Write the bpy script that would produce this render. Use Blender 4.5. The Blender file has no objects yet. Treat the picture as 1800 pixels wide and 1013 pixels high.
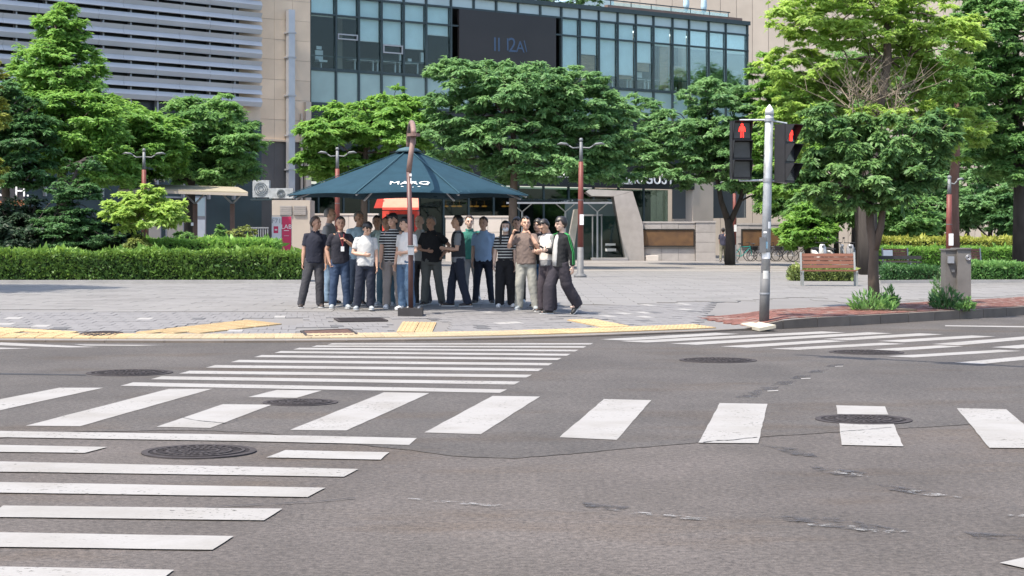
import bpy, math, random
import numpy as np
from mathutils import Vector, Matrix, noise as mnoise
R = math.radians
random.seed(7)
scene = bpy.context.scene
COL = scene.collection

# ------------------------------------------------------------------ camera
F, CX, HY, CH = 3050.0, 900.0, 422.0, 1.62      # focal length in photo pixels, centre x, horizon row, eye height
cam_data = bpy.data.cameras.new("camera")
cam_data.sensor_fit = 'HORIZONTAL'
cam_data.sensor_width = 36.0
cam_data.lens = F * 36.0 / 1800.0
cam_data.shift_y = -(506.5 - HY) / 1800.0
cam_data.clip_end = 2000.0
cam = bpy.data.objects.new("camera", cam_data)
cam.location = (0, 0, CH)
cam.rotation_euler = (R(90), 0, 0)
COL.objects.link(cam)
scene.camera = cam

# ------------------------------------------------------------------ world and sun
SUN = Vector((-0.34, -0.30, 0.89)).normalized()     # towards the sun
elev = math.asin(SUN.z)
azim = math.atan2(SUN.x, SUN.y)
world = bpy.data.worlds.new("World")
scene.world = world
world.use_nodes = True
wn = world.node_tree
wn.nodes.clear()
wo = wn.nodes.new('ShaderNodeOutputWorld')
wb = wn.nodes.new('ShaderNodeBackground')
ws = wn.nodes.new('ShaderNodeTexSky')
ws.sky_type = 'NISHITA'
ws.sun_disc = False
ws.sun_elevation = elev
ws.sun_rotation = azim
ws.air_density = 1.0
ws.dust_density = 2.5
wb.inputs['Strength'].default_value = 0.15
wn.links.new(ws.outputs[0], wb.inputs['Color'])
wn.links.new(wb.outputs[0], wo.inputs['Surface'])
sd = bpy.data.lights.new("sun", 'SUN')
sd.energy = 3.0
sd.angle = R(0.53)
sd.color = (1.0, 0.915, 0.79)
sun = bpy.data.objects.new("sun", sd)
sun.rotation_euler = SUN.to_track_quat('Z', 'Y').to_euler()
sun.location = SUN * 60
COL.objects.link(sun)
scene.view_settings.view_transform = 'Standard'
scene.view_settings.look = 'None'
scene.view_settings.exposure = 1.28
scene.view_settings.gamma = 1.0
scene.view_settings.use_curve_mapping = False
scene.render.engine = 'CYCLES'
scene.cycles.use_denoising = True
scene.cycles.max_bounces = 8
scene.cycles.transparent_max_bounces = 12

# ------------------------------------------------------------------ pixel <-> place helpers (used to read sizes off the photograph)
def W(px, py, Y):
    return Vector(((px - CX) / F * Y, Y, CH + (HY - py) / F * Y))

def G(px, py, z=0.0):
    Y = (CH - z) * F / (py - HY)
    return Vector(((px - CX) / F * Y, Y, z))

KERB = [G(0, 602), G(300, 603.5), G(520, 603), G(700, 601), G(860, 598.5), G(1000, 594.5), G(1150, 589), G(1300, 582.5),
        G(1400, 577.8), G(1550, 570), G(1680, 562), G(1800, 554.5)]
KERB = [Vector((-70, 30, 0)), Vector((-22, 27.9, 0))] + KERB + [Vector((19, 45.5, 0)), Vector((60, 88, 0))]
KX = np.array([p.x for p in KERB]); KY = np.array([p.y for p in KERB])
_sx = np.linspace(KX[0], KX[-1], 1400)
_sy = np.interp(_sx, KX, KY)
_ker = np.ones(21) / 21.0
_sy = np.convolve(np.pad(_sy, 10, mode='edge'), _ker, mode='valid')
_slope = np.gradient(_sy, _sx)

def kerb_y(x): return np.interp(x, _sx, _sy)
def kerb_c(x): return 1.0 / np.sqrt(1.0 + np.interp(x, _sx, _slope) ** 2)
def sm(t):
    t = np.clip(t, 0, 1)
    return t * t * (3 - 2 * t)

def plaza_z(x, y):
    s = np.maximum((y - kerb_y(x)) * kerb_c(x), 0.0)
    base = 0.03 + 0.15 * sm((x - 3.95) / 1.3)
    up = 0.32 * np.clip(s / 4.6, 0, 1) + 0.0045 * np.maximum(s - 4.6, 0)
    return np.maximum(base + (0.32 - base) * np.clip(s / 4.6, 0, 1) + 0.0045 * np.clip(s - 4.6, 0, 70), 0 * up)

def PZ(x, y): return float(plaza_z(np.float64(x), np.float64(y)))

def P(px, py):
    a = (px - CX) / F
    lo, hi = 24.0, 140.0
    for _ in range(60):
        m = 0.5 * (lo + hi)
        if CH + (HY - py) / F * m > PZ(a * m, m): lo = m
        else: hi = m
    return Vector((a * lo, lo, PZ(a * lo, lo)))

def us(u, s):
    """point at distance s behind the kerb line, u measured along x of the kerb"""
    c = float(kerb_c(u)); sl = float(np.interp(u, _sx, _slope))
    x = u - s * sl * c
    y = float(kerb_y(u)) + s * c
    return x, y, PZ(x, y)

# ------------------------------------------------------------------ materials
MATS = {}
def mat(name, col, rough=0.7, var=0.12, scale=6.0, bump=0.0, bscale=None, metal=0.0, spec=0.4, rnd=0.0, detail=4.0, col2=None, coords='Object', stretch=None):
    if name in MATS: return MATS[name]
    m = bpy.data.materials.new(name); m.use_nodes = True
    nt = m.node_tree; N = nt.nodes; L = nt.links
    b = N['Principled BSDF']
    b.inputs['Roughness'].default_value = rough
    b.inputs['Metallic'].default_value = metal
    b.inputs['Specular IOR Level'].default_value = spec
    tc = N.new('ShaderNodeTexCoord')
    src = tc.outputs[coords]
    if stretch:
        mp = N.new('ShaderNodeMapping'); mp.inputs['Scale'].default_value = stretch
        L.new(src, mp.inputs['Vector']); src = mp.outputs[0]
    nz = N.new('ShaderNodeTexNoise'); nz.inputs['Scale'].default_value = scale; nz.inputs['Detail'].default_value = detail
    L.new(src, nz.inputs['Vector'])
    rp = N.new('ShaderNodeMapRange'); rp.inputs['From Min'].default_value = 0.3; rp.inputs['From Max'].default_value = 0.7
    L.new(nz.outputs['Fac'], rp.inputs['Value'])
    mx = N.new('ShaderNodeMix'); mx.data_type = 'RGBA'
    c2 = col2 if col2 else tuple(min(1, c * (1 + var)) for c in col)
    c1 = col if col2 else tuple(c * (1 - var) for c in col)
    mx.inputs['A'].default_value = (*c1, 1); mx.inputs['B'].default_value = (*c2, 1)
    L.new(rp.outputs[0], mx.inputs['Factor'])
    out = mx.outputs['Result']
    if rnd:
        oi = N.new('ShaderNodeObjectInfo')
        mr = N.new('ShaderNodeMapRange'); mr.inputs['To Min'].default_value = 1 - rnd; mr.inputs['To Max'].default_value = 1 + rnd
        L.new(oi.outputs['Random'], mr.inputs['Value'])
        hv = N.new('ShaderNodeHueSaturation'); L.new(out, hv.inputs['Color']); L.new(mr.outputs[0], hv.inputs['Value'])
        out = hv.outputs[0]
    L.new(out, b.inputs['Base Color'])
    if bump:
        n2 = N.new('ShaderNodeTexNoise'); n2.inputs['Scale'].default_value = bscale or scale * 5; n2.inputs['Detail'].default_value = 5
        L.new(src, n2.inputs['Vector'])
        bp = N.new('ShaderNodeBump'); bp.inputs['Strength'].default_value = bump; bp.inputs['Distance'].default_value = 0.01
        L.new(n2.outputs['Fac'], bp.inputs['Height']); L.new(bp.outputs[0], b.inputs['Normal'])
    MATS[name] = m
    return m

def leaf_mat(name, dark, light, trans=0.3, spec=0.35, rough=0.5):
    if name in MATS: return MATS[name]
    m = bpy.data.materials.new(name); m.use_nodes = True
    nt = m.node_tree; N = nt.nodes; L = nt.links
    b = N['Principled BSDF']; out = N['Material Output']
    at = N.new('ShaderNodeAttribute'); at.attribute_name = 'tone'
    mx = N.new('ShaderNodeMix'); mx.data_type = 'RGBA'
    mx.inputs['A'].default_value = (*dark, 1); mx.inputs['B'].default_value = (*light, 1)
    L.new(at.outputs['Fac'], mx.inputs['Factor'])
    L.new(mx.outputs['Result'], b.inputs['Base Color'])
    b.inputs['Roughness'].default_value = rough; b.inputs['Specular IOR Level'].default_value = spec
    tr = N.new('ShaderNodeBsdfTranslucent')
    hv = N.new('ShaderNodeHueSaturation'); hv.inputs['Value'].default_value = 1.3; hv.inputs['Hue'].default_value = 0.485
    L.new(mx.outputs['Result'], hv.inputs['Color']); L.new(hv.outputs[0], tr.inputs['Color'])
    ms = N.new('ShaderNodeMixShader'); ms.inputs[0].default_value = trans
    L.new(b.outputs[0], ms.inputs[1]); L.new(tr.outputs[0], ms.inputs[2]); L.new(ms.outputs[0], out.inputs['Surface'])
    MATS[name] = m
    return m

def glass_mat(name, tint, gloss=0.22, rough=0.02, rcol=(0.9, 0.97, 1.0)):
    if name in MATS: return MATS[name]
    m = bpy.data.materials.new(name); m.use_nodes = True
    nt = m.node_tree; N = nt.nodes; L = nt.links
    N.remove(N['Principled BSDF']); out = N['Material Output']
    t = N.new('ShaderNodeBsdfTransparent'); t.inputs[0].default_value = (*tint, 1)
    g = N.new('ShaderNodeBsdfGlossy'); g.inputs['Roughness'].default_value = rough; g.inputs['Color'].default_value = (*rcol, 1)
    nz = N.new('ShaderNodeTexNoise'); nz.inputs['Scale'].default_value = 0.7
    tc = N.new('ShaderNodeTexCoord'); L.new(tc.outputs['Object'], nz.inputs['Vector'])
    bp = N.new('ShaderNodeBump'); bp.inputs['Strength'].default_value = 0.05; bp.inputs['Distance'].default_value = 0.05
    L.new(nz.outputs['Fac'], bp.inputs['Height']); L.new(bp.outputs[0], g.inputs['Normal'])
    lw = N.new('ShaderNodeFresnel'); lw.inputs['IOR'].default_value = 1.5
    mr = N.new('ShaderNodeMapRange'); mr.inputs['To Min'].default_value = gloss; mr.inputs['To Max'].default_value = .5
    L.new(lw.outputs[0], mr.inputs['Value'])
    ms = N.new('ShaderNodeMixShader'); L.new(mr.outputs[0], ms.inputs[0])
    L.new(t.outputs[0], ms.inputs[1]); L.new(g.outputs[0], ms.inputs[2]); L.new(ms.outputs[0], out.inputs['Surface'])
    MATS[name] = m
    return m

def emit_mat(name, col, strength):
    if name in MATS: return MATS[name]
    m = bpy.data.materials.new(name); m.use_nodes = True
    b = m.node_tree.nodes['Principled BSDF']
    b.inputs['Base Color'].default_value = (*[c * .3 for c in col], 1)
    b.inputs['Emission Color'].default_value = (*col, 1); b.inputs['Emission Strength'].default_value = strength
    MATS[name] = m
    return m

def stripe_mat(name, c1, c2, freq, duty, rough=0.85, phase=0.0):
    if name in MATS: return MATS[name]
    m = bpy.data.materials.new(name); m.use_nodes = True
    nt = m.node_tree; N = nt.nodes; L = nt.links; b = N['Principled BSDF']
    b.inputs['Roughness'].default_value = rough
    tc = N.new('ShaderNodeTexCoord'); sp = N.new('ShaderNodeSeparateXYZ'); L.new(tc.outputs['Object'], sp.inputs[0])
    mu = N.new('ShaderNodeMath'); mu.operation = 'MULTIPLY_ADD'; mu.inputs[1].default_value = freq; mu.inputs[2].default_value = phase
    L.new(sp.outputs['Z'], mu.inputs[0])
    fr = N.new('ShaderNodeMath'); fr.operation = 'FRACT'; L.new(mu.outputs[0], fr.inputs[0])
    gt = N.new('ShaderNodeMath'); gt.operation = 'LESS_THAN'; gt.inputs[1].default_value = duty; L.new(fr.outputs[0], gt.inputs[0])
    mx = N.new('ShaderNodeMix'); mx.data_type = 'RGBA'
    mx.inputs['A'].default_value = (*c1, 1); mx.inputs['B'].default_value = (*c2, 1)
    L.new(gt.outputs[0], mx.inputs['Factor']); L.new(mx.outputs['Result'], b.inputs['Base Color'])
    MATS[name] = m
    return m

# ------------------------------------------------------------------ mesh builder
class MB:
    def __init__(s): s.v = []; s.f = []
    def add(s, vs, fs):
        o = len(s.v); s.v.extend([tuple(v) for v in vs]); s.f.extend([tuple(i + o for i in f) for f in fs]); return s
    def hexa(s, c8):  # bottom 4 then top 4, same winding
        return s.add(c8, [(3, 2, 1, 0), (4, 5, 6, 7), (0, 1, 5, 4), (1, 2, 6, 5), (2, 3, 7, 6), (3, 0, 4, 7)])
    def box(s, c, d, rz=0.0, rot=None):
        x, y, z = d[0] / 2, d[1] / 2, d[2] / 2
        p = [(-x, -y, -z), (x, -y, -z), (x, y, -z), (-x, y, -z), (-x, -y, z), (x, -y, z), (x, y, z), (-x, y, z)]
        M = rot if rot is not None else Matrix.Rotation(rz, 3, 'Z')
        return s.hexa([Vector(c) + M @ Vector(q) for q in p])
    def span(s, a, b, axis, w, h, up=Vector((0, 0, 1))):
        """bar from a to b with width w and height h"""
        a = Vector(a); b = Vector(b); d = (b - a).normalized()
        sd = d.cross(up)
        if sd.length < 1e-4: sd = d.cross(Vector((1, 0, 0)))
        sd.normalize(); u = sd.cross(d)
        q = [(-1, -1), (1, -1), (1, 1), (-1, 1)]
        return s.hexa([a + sd * (i * w / 2) + u * (j * h / 2) for i, j in q] + [b + sd * (i * w / 2) + u * (j * h / 2) for i, j in q])
    def bar(s, a, b, w, h=None): return s.span(a, b, None, w, h or w)
    def tube(s, pts, rad, n=8, cap=True, flat=1.0, rnd=False, flatdir=None):
        pts = [Vector(p) for p in pts]
        if isinstance(rad, (int, float)): rad = [rad] * len(pts)
        rad = list(rad)
        if rnd:
            d0 = (pts[0] - pts[1]).normalized(); d1 = (pts[-1] - pts[-2]).normalized()
            pts = [pts[0] + d0 * rad[0] * .85, pts[0] + d0 * rad[0] * .55] + pts + [pts[-1] + d1 * rad[-1] * .55, pts[-1] + d1 * rad[-1] * .85]
            rad = [rad[0] * .45, rad[0] * .82] + rad + [rad[-1] * .82, rad[-1] * .45]
        o = len(s.v); ref = None
        for i, p in enumerate(pts):
            t = (pts[min(i + 1, len(pts) - 1)] - pts[max(i - 1, 0)])
            if t.length < 1e-9: t = Vector((0, 0, 1))
            t.normalize()
            if ref is None:
                ref = flatdir if flatdir is not None else (Vector((0, 0, 1)) if abs(t.z) < .9 else Vector((1, 0, 0)))
            a = t.cross(ref)
            if a.length < 1e-5: a = t.cross(Vector((0, 1, 0.01)))
            a.normalize(); b = a.cross(t); b.normalize(); ref = b
            for k in range(n):
                w = 2 * math.pi * k / n
                s.v.append(tuple(p + a * (math.cos(w) * rad[i]) + b * (math.sin(w) * rad[i] * flat)))
        for i in range(len(pts) - 1):
            for k in range(n):
                q = o + i * n
                s.f.append((q + k, q + (k + 1) % n, q + n + (k + 1) % n, q + n + k))
        if cap:
            s.f.append(tuple(o + k for k in reversed(range(n))))
            q = o + (len(pts) - 1) * n
            s.f.append(tuple(q + k for k in range(n)))
        return s
    def loft(s, rings):
        """rings: lists of equally many points; closed caps"""
        o = len(s.v); n = len(rings[0])
        for r in rings: s.v.extend([tuple(p) for p in r])
        for i in range(len(rings) - 1):
            for k in range(n):
                q = o + i * n
                s.f.append((q + k, q + (k + 1) % n, q + n + (k + 1) % n, q + n + k))
        s.f.append(tuple(o + k for k in reversed(range(n))))
        q = o + (len(rings) - 1) * n
        s.f.append(tuple(q + k for k in range(n)))
        return s
    def ell(s, c, r, n=12, m=8, M=None):
        c = Vector(c); rings = []
        for i in range(1, m):
            ph = -math.pi / 2 + math.pi * i / m
            ring = []
            for k in range(n):
                w = 2 * math.pi * k / n
                q = Vector((math.cos(ph) * math.cos(w) * r[0], math.cos(ph) * math.sin(w) * r[1], math.sin(ph) * r[2]))
                ring.append(c + (M @ q if M else q))
            rings.append(ring)
        o = len(s.v)
        s.loft(rings)
        return s
    def prism(s, poly, z0, z1):
        n = len(poly)
        return s.add([(p[0], p[1], z0) for p in poly] + [(p[0], p[1], z1) for p in poly],
                     [tuple(reversed(range(n))), tuple(range(n, 2 * n))] + [(i, (i + 1) % n, n + (i + 1) % n, n + i) for i in range(n)])
    def mesh(s, name, origin=(0, 0, 0), smooth=False):
        me = bpy.data.meshes.new(name)
        ox, oy, oz = origin
        me.from_pydata([(x - ox, y - oy, z - oz) for x, y, z in s.v], [], s.f)
        if smooth:
            me.polygons.foreach_set('use_smooth', [True] * len(me.polygons))
        me.update()
        return me
    def base(s):
        a = np.array(s.v)
        return Vector(((a[:, 0].min() + a[:, 0].max()) / 2, (a[:, 1].min() + a[:, 1].max()) / 2, a[:, 2].min()))

def put(name, me, material, parent=None):
    o = bpy.data.objects.new(name, me)
    if material is not None: me.materials.clear() if False else me.materials.append(material)
    COL.objects.link(o)
    if parent is not None: o.parent = parent
    return o

def tag(o, label=None, cat=None, group=None, kind=None):
    if label: o['label'] = label
    if cat: o['category'] = cat
    if group: o['group'] = group
    if kind: o['kind'] = kind
    return o

def empty(name, loc, rz=0.0):
    o = bpy.data.objects.new(name, None); o.empty_display_size = 0.2
    o.location = loc; o.rotation_euler = (0, 0, rz)
    COL.objects.link(o)
    return o

def wloc(o):
    v = Vector(o.location); p = o.parent
    while p is not None: v = v + Vector(p.location); p = p.parent
    return v

def part(name, mb, material, parent, smooth=False):
    """vertices in world coordinates, parent is not rotated"""
    return put(name, mb.mesh(name, wloc(parent), smooth), material, parent)

def lpart(name, mb, material, parent, smooth=False):
    """vertices in the parent's own frame"""
    return put(name, mb.mesh(name, (0, 0, 0), smooth), material, parent)

def solo(name, mb, material, label, cat, group=None, smooth=False):
    b = mb.base()
    o = put(name, mb.mesh(name, b, smooth), material); o.location = b
    return tag(o, label, cat, group)

def copy_tree(o, parent=None):
    c = o.copy(); COL.objects.link(c); c.parent = parent
    for ch in list(o.children): copy_tree(ch, c)
    return c

TEXTS = []
def finish_texts():
    bpy.context.view_layer.update()
    dg = bpy.context.evaluated_depsgraph_get()
    made = [(o, bpy.data.meshes.new_from_object(o.evaluated_get(dg))) for o in TEXTS]
    for o, me in made:
        n = bpy.data.objects.new(o.name, me); ml = o.matrix_local.copy(); pr = o.parent; nm = o.name
        bpy.data.objects.remove(o); n.name = nm; COL.objects.link(n); n.parent = pr; n.matrix_local = ml

def text(body, size, material, parent, M, name='lettering', extrude=0.01, align='CENTER', shear=0.0, world=True, sx=1.0):
    cu = bpy.data.curves.new(name, 'FONT'); cu.body = body; cu.size = size; cu.extrude = extrude
    cu.align_x = align; cu.align_y = 'CENTER'; cu.shear = shear; cu.resolution_u = 3
    cu.materials.append(material)
    o = bpy.data.objects.new(name, cu); COL.objects.link(o)
    M = M @ Matrix.Diagonal((sx, 1, 1, 1))
    if parent is not None:
        o.parent = parent
        if world: M = Matrix.Translation(-wloc(parent)) @ M
    o.matrix_local = M
    TEXTS.append(o)
    return o

def frame(origin, xdir, updir):
    x = Vector(xdir).normalized(); u = Vector(updir).normalized(); n = x.cross(u).normalized(); u = n.cross(x)
    M = Matrix.Identity(4)
    for i in range(3):
        M[i][0] = x[i]; M[i][1] = u[i]; M[i][2] = n[i]; M[i][3] = origin[i]
    return M

# ================================================================== GROUND
def asphalt(name, c1, c2, seed):
    m = bpy.data.materials.new(name); m.use_nodes = True
    nt = m.node_tree; N = nt.nodes; L = nt.links; b = N['Principled BSDF']
    b.inputs['Roughness'].default_value = 0.85; b.inputs['Specular IOR Level'].default_value = 0.35
    tc = N.new('ShaderNodeTexCoord'); mp = N.new('ShaderNodeMapping'); mp.inputs['Location'].default_value = (seed, seed * 2, 0)
    L.new(tc.outputs['Object'], mp.inputs['Vector'])
    def nz(scale, det=3, rough=.6, sv=None):
        n = N.new('ShaderNodeTexNoise'); n.inputs['Scale'].default_value = scale; n.inputs['Detail'].default_value = det; n.inputs['Roughness'].default_value = rough
        if sv:
            m2 = N.new('ShaderNodeMapping'); m2.inputs['Scale'].default_value = sv; L.new(mp.outputs[0], m2.inputs['Vector']); L.new(m2.outputs[0], n.inputs['Vector'])
        else: L.new(mp.outputs[0], n.inputs['Vector'])
        return n.outputs['Fac']
    def mrange(v, a, bb, c, d):
        r = N.new('ShaderNodeMapRange'); r.inputs['From Min'].default_value = a; r.inputs['From Max'].default_value = bb
        r.inputs['To Min'].default_value = c; r.inputs['To Max'].default_value = d; L.new(v, r.inputs['Value']); return r.outputs[0]
    big = N.new('ShaderNodeMix'); big.data_type = 'RGBA'; big.inputs['A'].default_value = (*c1, 1); big.inputs['B'].default_value = (*c2, 1)
    L.new(mrange(nz(0.55, 6), .35, .65, 0, 1), big.inputs['Factor'])
    stain = N.new('ShaderNodeMix'); stain.data_type = 'RGBA'; stain.inputs['B'].default_value = (c1[0] * 1.0, c1[1] * .86, c1[2] * .70, 1)
    L.new(big.outputs['Result'], stain.inputs['A']); L.new(mrange(nz(0.33, 5, .6, (1, 2.2, 1)), .53, .70, 0, .8), stain.inputs['Factor'])
    sp = N.new('ShaderNodeHueSaturation'); L.new(stain.outputs['Result'], sp.inputs['Color'])
    mul = N.new('ShaderNodeMath'); mul.operation = 'MULTIPLY'
    L.new(mrange(nz(24, 5, .8), .32, .68, .42, 1.58), mul.inputs[0]); L.new(mrange(nz(90, 2, .8), .3, .7, .74, 1.28), mul.inputs[1])
    mul2 = N.new('ShaderNodeMath'); mul2.operation = 'MULTIPLY'
    L.new(mul.outputs[0], mul2.inputs[0]); L.new(mrange(nz(.45, 7, .72, (1, .45, 1)), .34, .66, .80, 1.14), mul2.inputs[1])
    L.new(mul2.outputs[0], sp.inputs['Value'])
    # cracks
    vo = N.new('ShaderNodeTexVoronoi'); vo.feature = 'DISTANCE_TO_EDGE'; vo.inputs['Scale'].default_value = 0.28
    wv = N.new('ShaderNodeTexNoise'); wv.inputs['Scale'].default_value = 1.3; wv.inputs['Detail'].default_value = 6
    L.new(mp.outputs[0], wv.inputs['Vector'])
    av = N.new('ShaderNodeVectorMath'); av.operation = 'ADD'
    L.new(mp.outputs[0], av.inputs[0]); L.new(wv.outputs['Color'], av.inputs[1]); L.new(av.outputs[0], vo.inputs['Vector'])
    crack = mrange(vo.outputs['Distance'], 0.0, 0.006, 1, 0)
    cm = N.new('ShaderNodeMath'); cm.operation = 'MULTIPLY'
    L.new(crack, cm.inputs[0]); L.new(mrange(nz(0.21, 3), .52, .6, 0, .45), cm.inputs[1])
    cr = N.new('ShaderNodeMix'); cr.data_type = 'RGBA'; cr.inputs['B'].default_value = (.05, .048, .046, 1)
    L.new(cm.outputs[0], cr.inputs['Factor']); L.new(sp.outputs[0], cr.inputs['A'])
    L.new(cr.outputs['Result'], b.inputs['Base Color'])
    bp = N.new('ShaderNodeBump'); bp.inputs['Strength'].default_value = 0.55; bp.inputs['Distance'].default_value = 0.012
    L.new(nz(55, 4, .7), bp.inputs['Height']); L.new(bp.outputs[0], b.inputs['Normal'])
    return m

M_OLD = asphalt('old_asphalt', (0.0740, 0.0644, 0.0574), (0.0920, 0.0800, 0.0731), 3.0)
M_NEW = asphalt('newer_asphalt', (0.0640, 0.0575, 0.0527), (0.0800, 0.0721, 0.0666), 11.0)
M_TAR = mat('tar_patch', (.03, .03, .033), .8, .25, 5, bump=.4, bscale=60)

def sheet(pts, z): return MB().add([(p[0], p[1], z) for p in pts], [tuple(range(len(pts)))])
gm = mat('ground_soil', (.16, .15, .12), .95, .2, .3)
g = put('ground', sheet([(-900, -300), (900, -300), (900, 1500), (-900, 1500)], -.06).mesh('ground'), gm); tag(g, kind='structure')
road = put('road', sheet([(-220, -60), (220, -60), (220, 120), (-220, 120)], 0).mesh('road'), M_OLD); tag(road, kind='structure')
# newer asphalt sheet beyond the seam that crosses the stripes
seam = [(-700, 800), (-200, 790), (120, 760), (330, 757), (470, 762), (600, 779), (720, 792), (800, 803), (900, 807), (1000, 799), (1120, 788), (1230, 779), (1340, 769), (1480, 760), (1620, 752), (1800, 741), (2400, 715)]
sp_ = [G(*p) for p in seam]
fine = []
for a, b in zip(sp_[:-1], sp_[1:]):
    for k in range(6):
        q = a.lerp(b, k / 6); fine.append((q.x, q.y + random.uniform(-.02, .02)))
fine = [(-60, fine[0][1])] + fine + [(60, fine[-1][1] + 6), (110, 100), (-110, 100)]
put('asphalt_patch', sheet(fine, .004).mesh('asphalt_patch'), M_NEW, road)

def paint(name='road_paint', base=(0.271, 0.262, 0.249)):
    if name in MATS: return MATS[name]
    m = bpy.data.materials.new(name); m.use_nodes = True
    nt = m.node_tree; N = nt.nodes; L = nt.links; b = N['Principled BSDF']; out = N['Material Output']
    b.inputs['Roughness'].default_value = .7
    tc = N.new('ShaderNodeTexCoord')
    def nz(s, d=4):
        n = N.new('ShaderNodeTexNoise'); n.inputs['Scale'].default_value = s; n.inputs['Detail'].default_value = d; n.inputs['Roughness'].default_value = .65
        L.new(tc.outputs['Object'], n.inputs['Vector']); return n.outputs['Fac']
    def rng(v, a, bb, c, d):
        r = N.new('ShaderNodeMapRange'); r.inputs['From Min'].default_value = a; r.inputs['From Max'].default_value = bb
        r.inputs['To Min'].default_value = c; r.inputs['To Max'].default_value = d; L.new(v, r.inputs['Value']); return r.outputs[0]
    mx = N.new('ShaderNodeMix'); mx.data_type = 'RGBA'; mx.inputs['A'].default_value = (*base, 1); mx.inputs['B'].default_value = (base[0] * .8, base[1] * .78, base[2] * .74, 1)
    L.new(rng(nz(1.1, 7), .44, .68, 0, .85), mx.inputs['Factor'])
    hs = N.new('ShaderNodeHueSaturation'); L.new(mx.outputs['Result'], hs.inputs['Color']); L.new(rng(nz(60, 3), .3, .7, .93, 1.05), hs.inputs['Value'])
    L.new(hs.outputs[0], b.inputs['Base Color'])
    tr = N.new('ShaderNodeBsdfTransparent'); ms = N.new('ShaderNodeMixShader')
    mul = N.new('ShaderNodeMath'); mul.operation = 'MULTIPLY'
    L.new(rng(nz(22, 6), .58, .66, 0, 1), mul.inputs[0]); L.new(rng(nz(.8, 4), .46, .62, 0, .8), mul.inputs[1])
    L.new(mul.outputs[0], ms.inputs[0]); L.new(b.outputs[0], ms.inputs[1]); L.new(tr.outputs[0], ms.inputs[2]); L.new(ms.outputs[0], out.inputs['Surface'])
    MATS[name] = m
    return m
M_PAINT = paint()

def worn_paint(name, base, lo, hi, scale):
    m = bpy.data.materials.new(name); m.use_nodes = True
    nt = m.node_tree; N = nt.nodes; L = nt.links; b = N['Principled BSDF']; out = N['Material Output']
    b.inputs['Base Color'].default_value = (*base, 1); b.inputs['Roughness'].default_value = .8
    tc = N.new('ShaderNodeTexCoord'); n = N.new('ShaderNodeTexNoise'); n.inputs['Scale'].default_value = scale; n.inputs['Detail'].default_value = 6; n.inputs['Roughness'].default_value = .75
    L.new(tc.outputs['Object'], n.inputs['Vector'])
    r = N.new('ShaderNodeMapRange'); r.inputs['From Min'].default_value = lo; r.inputs['From Max'].default_value = hi; L.new(n.outputs['Fac'], r.inputs['Value'])
    tr = N.new('ShaderNodeBsdfTransparent'); ms = N.new('ShaderNodeMixShader'); L.new(r.outputs[0], ms.inputs[0])
    L.new(tr.outputs[0], ms.inputs[1]); L.new(b.outputs[0], ms.inputs[2]); L.new(ms.outputs[0], out.inputs['Surface'])
    return m
M_WORN = worn_paint('worn_marking', (.25, .25, .245), .50, .66, 9)
M_SMUDGE = worn_paint('blacked_out_marking', (.050, .047, .048), .45, .62, 5)

def stripe(px, name='crosswalk_stripe', z=.008, material=None):
    """quad given by its corners in the photograph, laid on the road; edges subdivided and a little uneven"""
    q = [G(*p) for p in px]
    pts = []
    for i in range(len(q)):
        a, b = q[i], q[(i + 1) % len(q)]
        n = max(2, min(14, int((b - a).length / .25)))
        for k in range(n):
            p = a.lerp(b, k / n)
            j = .004 if k else .002
            pts.append((p.x + random.uniform(-j, j), p.y + random.uniform(-j, j)))
    return put(name, sheet(pts, z).mesh(name), material or M_PAINT, road)

# far centre crossing
Lt = [(575, 607), (547, 611), (515, 615.5), (482, 621.5), (447, 629), (405, 638), (362, 647.5), (315, 658), (265, 668), (212, 679.5)]
Rt = [(1043, 604.2), (1031, 609.6), (1017, 616), (1003, 623.2), (987, 630.5), (972, 639.5), (955, 649), (935, 660), (914, 672), (891, 686)]
Hh = [2.6, 2.8, 3.0, 3.3, 3.7, 4.2, 4.6, 5.0, 5.4, 6.0]
for l, r, h in zip(Lt, Rt, Hh):
    stripe([l, (r[0] - 2 * h, r[1] + h), r, (l[0] + 3.6 * h, l[1] - h)])
# middle crossing, stripes running away from the camera
for q in [[(104, 683), (182, 683), (-116, 748), (-226, 748)], [(297, 685), (373, 685), (141, 751), (45, 750)],
          [(486, 687), (566, 688), (521, 701), (436, 699.5)], [(392, 712), (478, 713), (370, 754), (275, 752)],
          [(675, 691), (755, 692.5), (609, 758.5), (510, 757.5)], [(866, 697.5), (949, 698.5), (845, 765), (746, 762)],
          [(1062, 703), (1145, 705), (1084, 775), (983, 770.5)], [(1265, 710), (1349, 711.5), (1333, 781), (1228, 780)],
          [(1470, 714), (1556, 716), (1562, 730.5), (1472, 729.5)], [(1475, 744), (1571, 747), (1588, 786.5), (1480, 784)],
          [(1682, 719), (1769, 721), (1850, 790), (1739, 789)], [(1895, 723), (1985, 725), (2120, 794), (1995, 793)]]:
    stripe(q[::-1])
# near crossing at the left
for q in [[(-150, 757), (560, 768), (733, 772), (719, 784), (420, 777), (-150, 768)], [(-150, 781), (189, 787.5), (149, 798), (-150, 794.5)],
          [(502, 793), (684, 797), (669, 810), (468, 806)], [(-150, 810), (630, 826.5), (605, 840), (-150, 829)],
          [(-150, 847), (572, 859.5), (541, 876), (-150, 866)], [(5, 891), (497, 896.5), (464, 917), (-22, 911)],
          [(-150, 936), (411, 945), (373, 969), (-150, 962)], [(-150, 996), (306, 1004.5), (270, 1034), (-150, 1024)],
          [(-150, 1070), (180, 1080), (140, 1120), (-150, 1110)]]:
    stripe(q[::-1])
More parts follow.
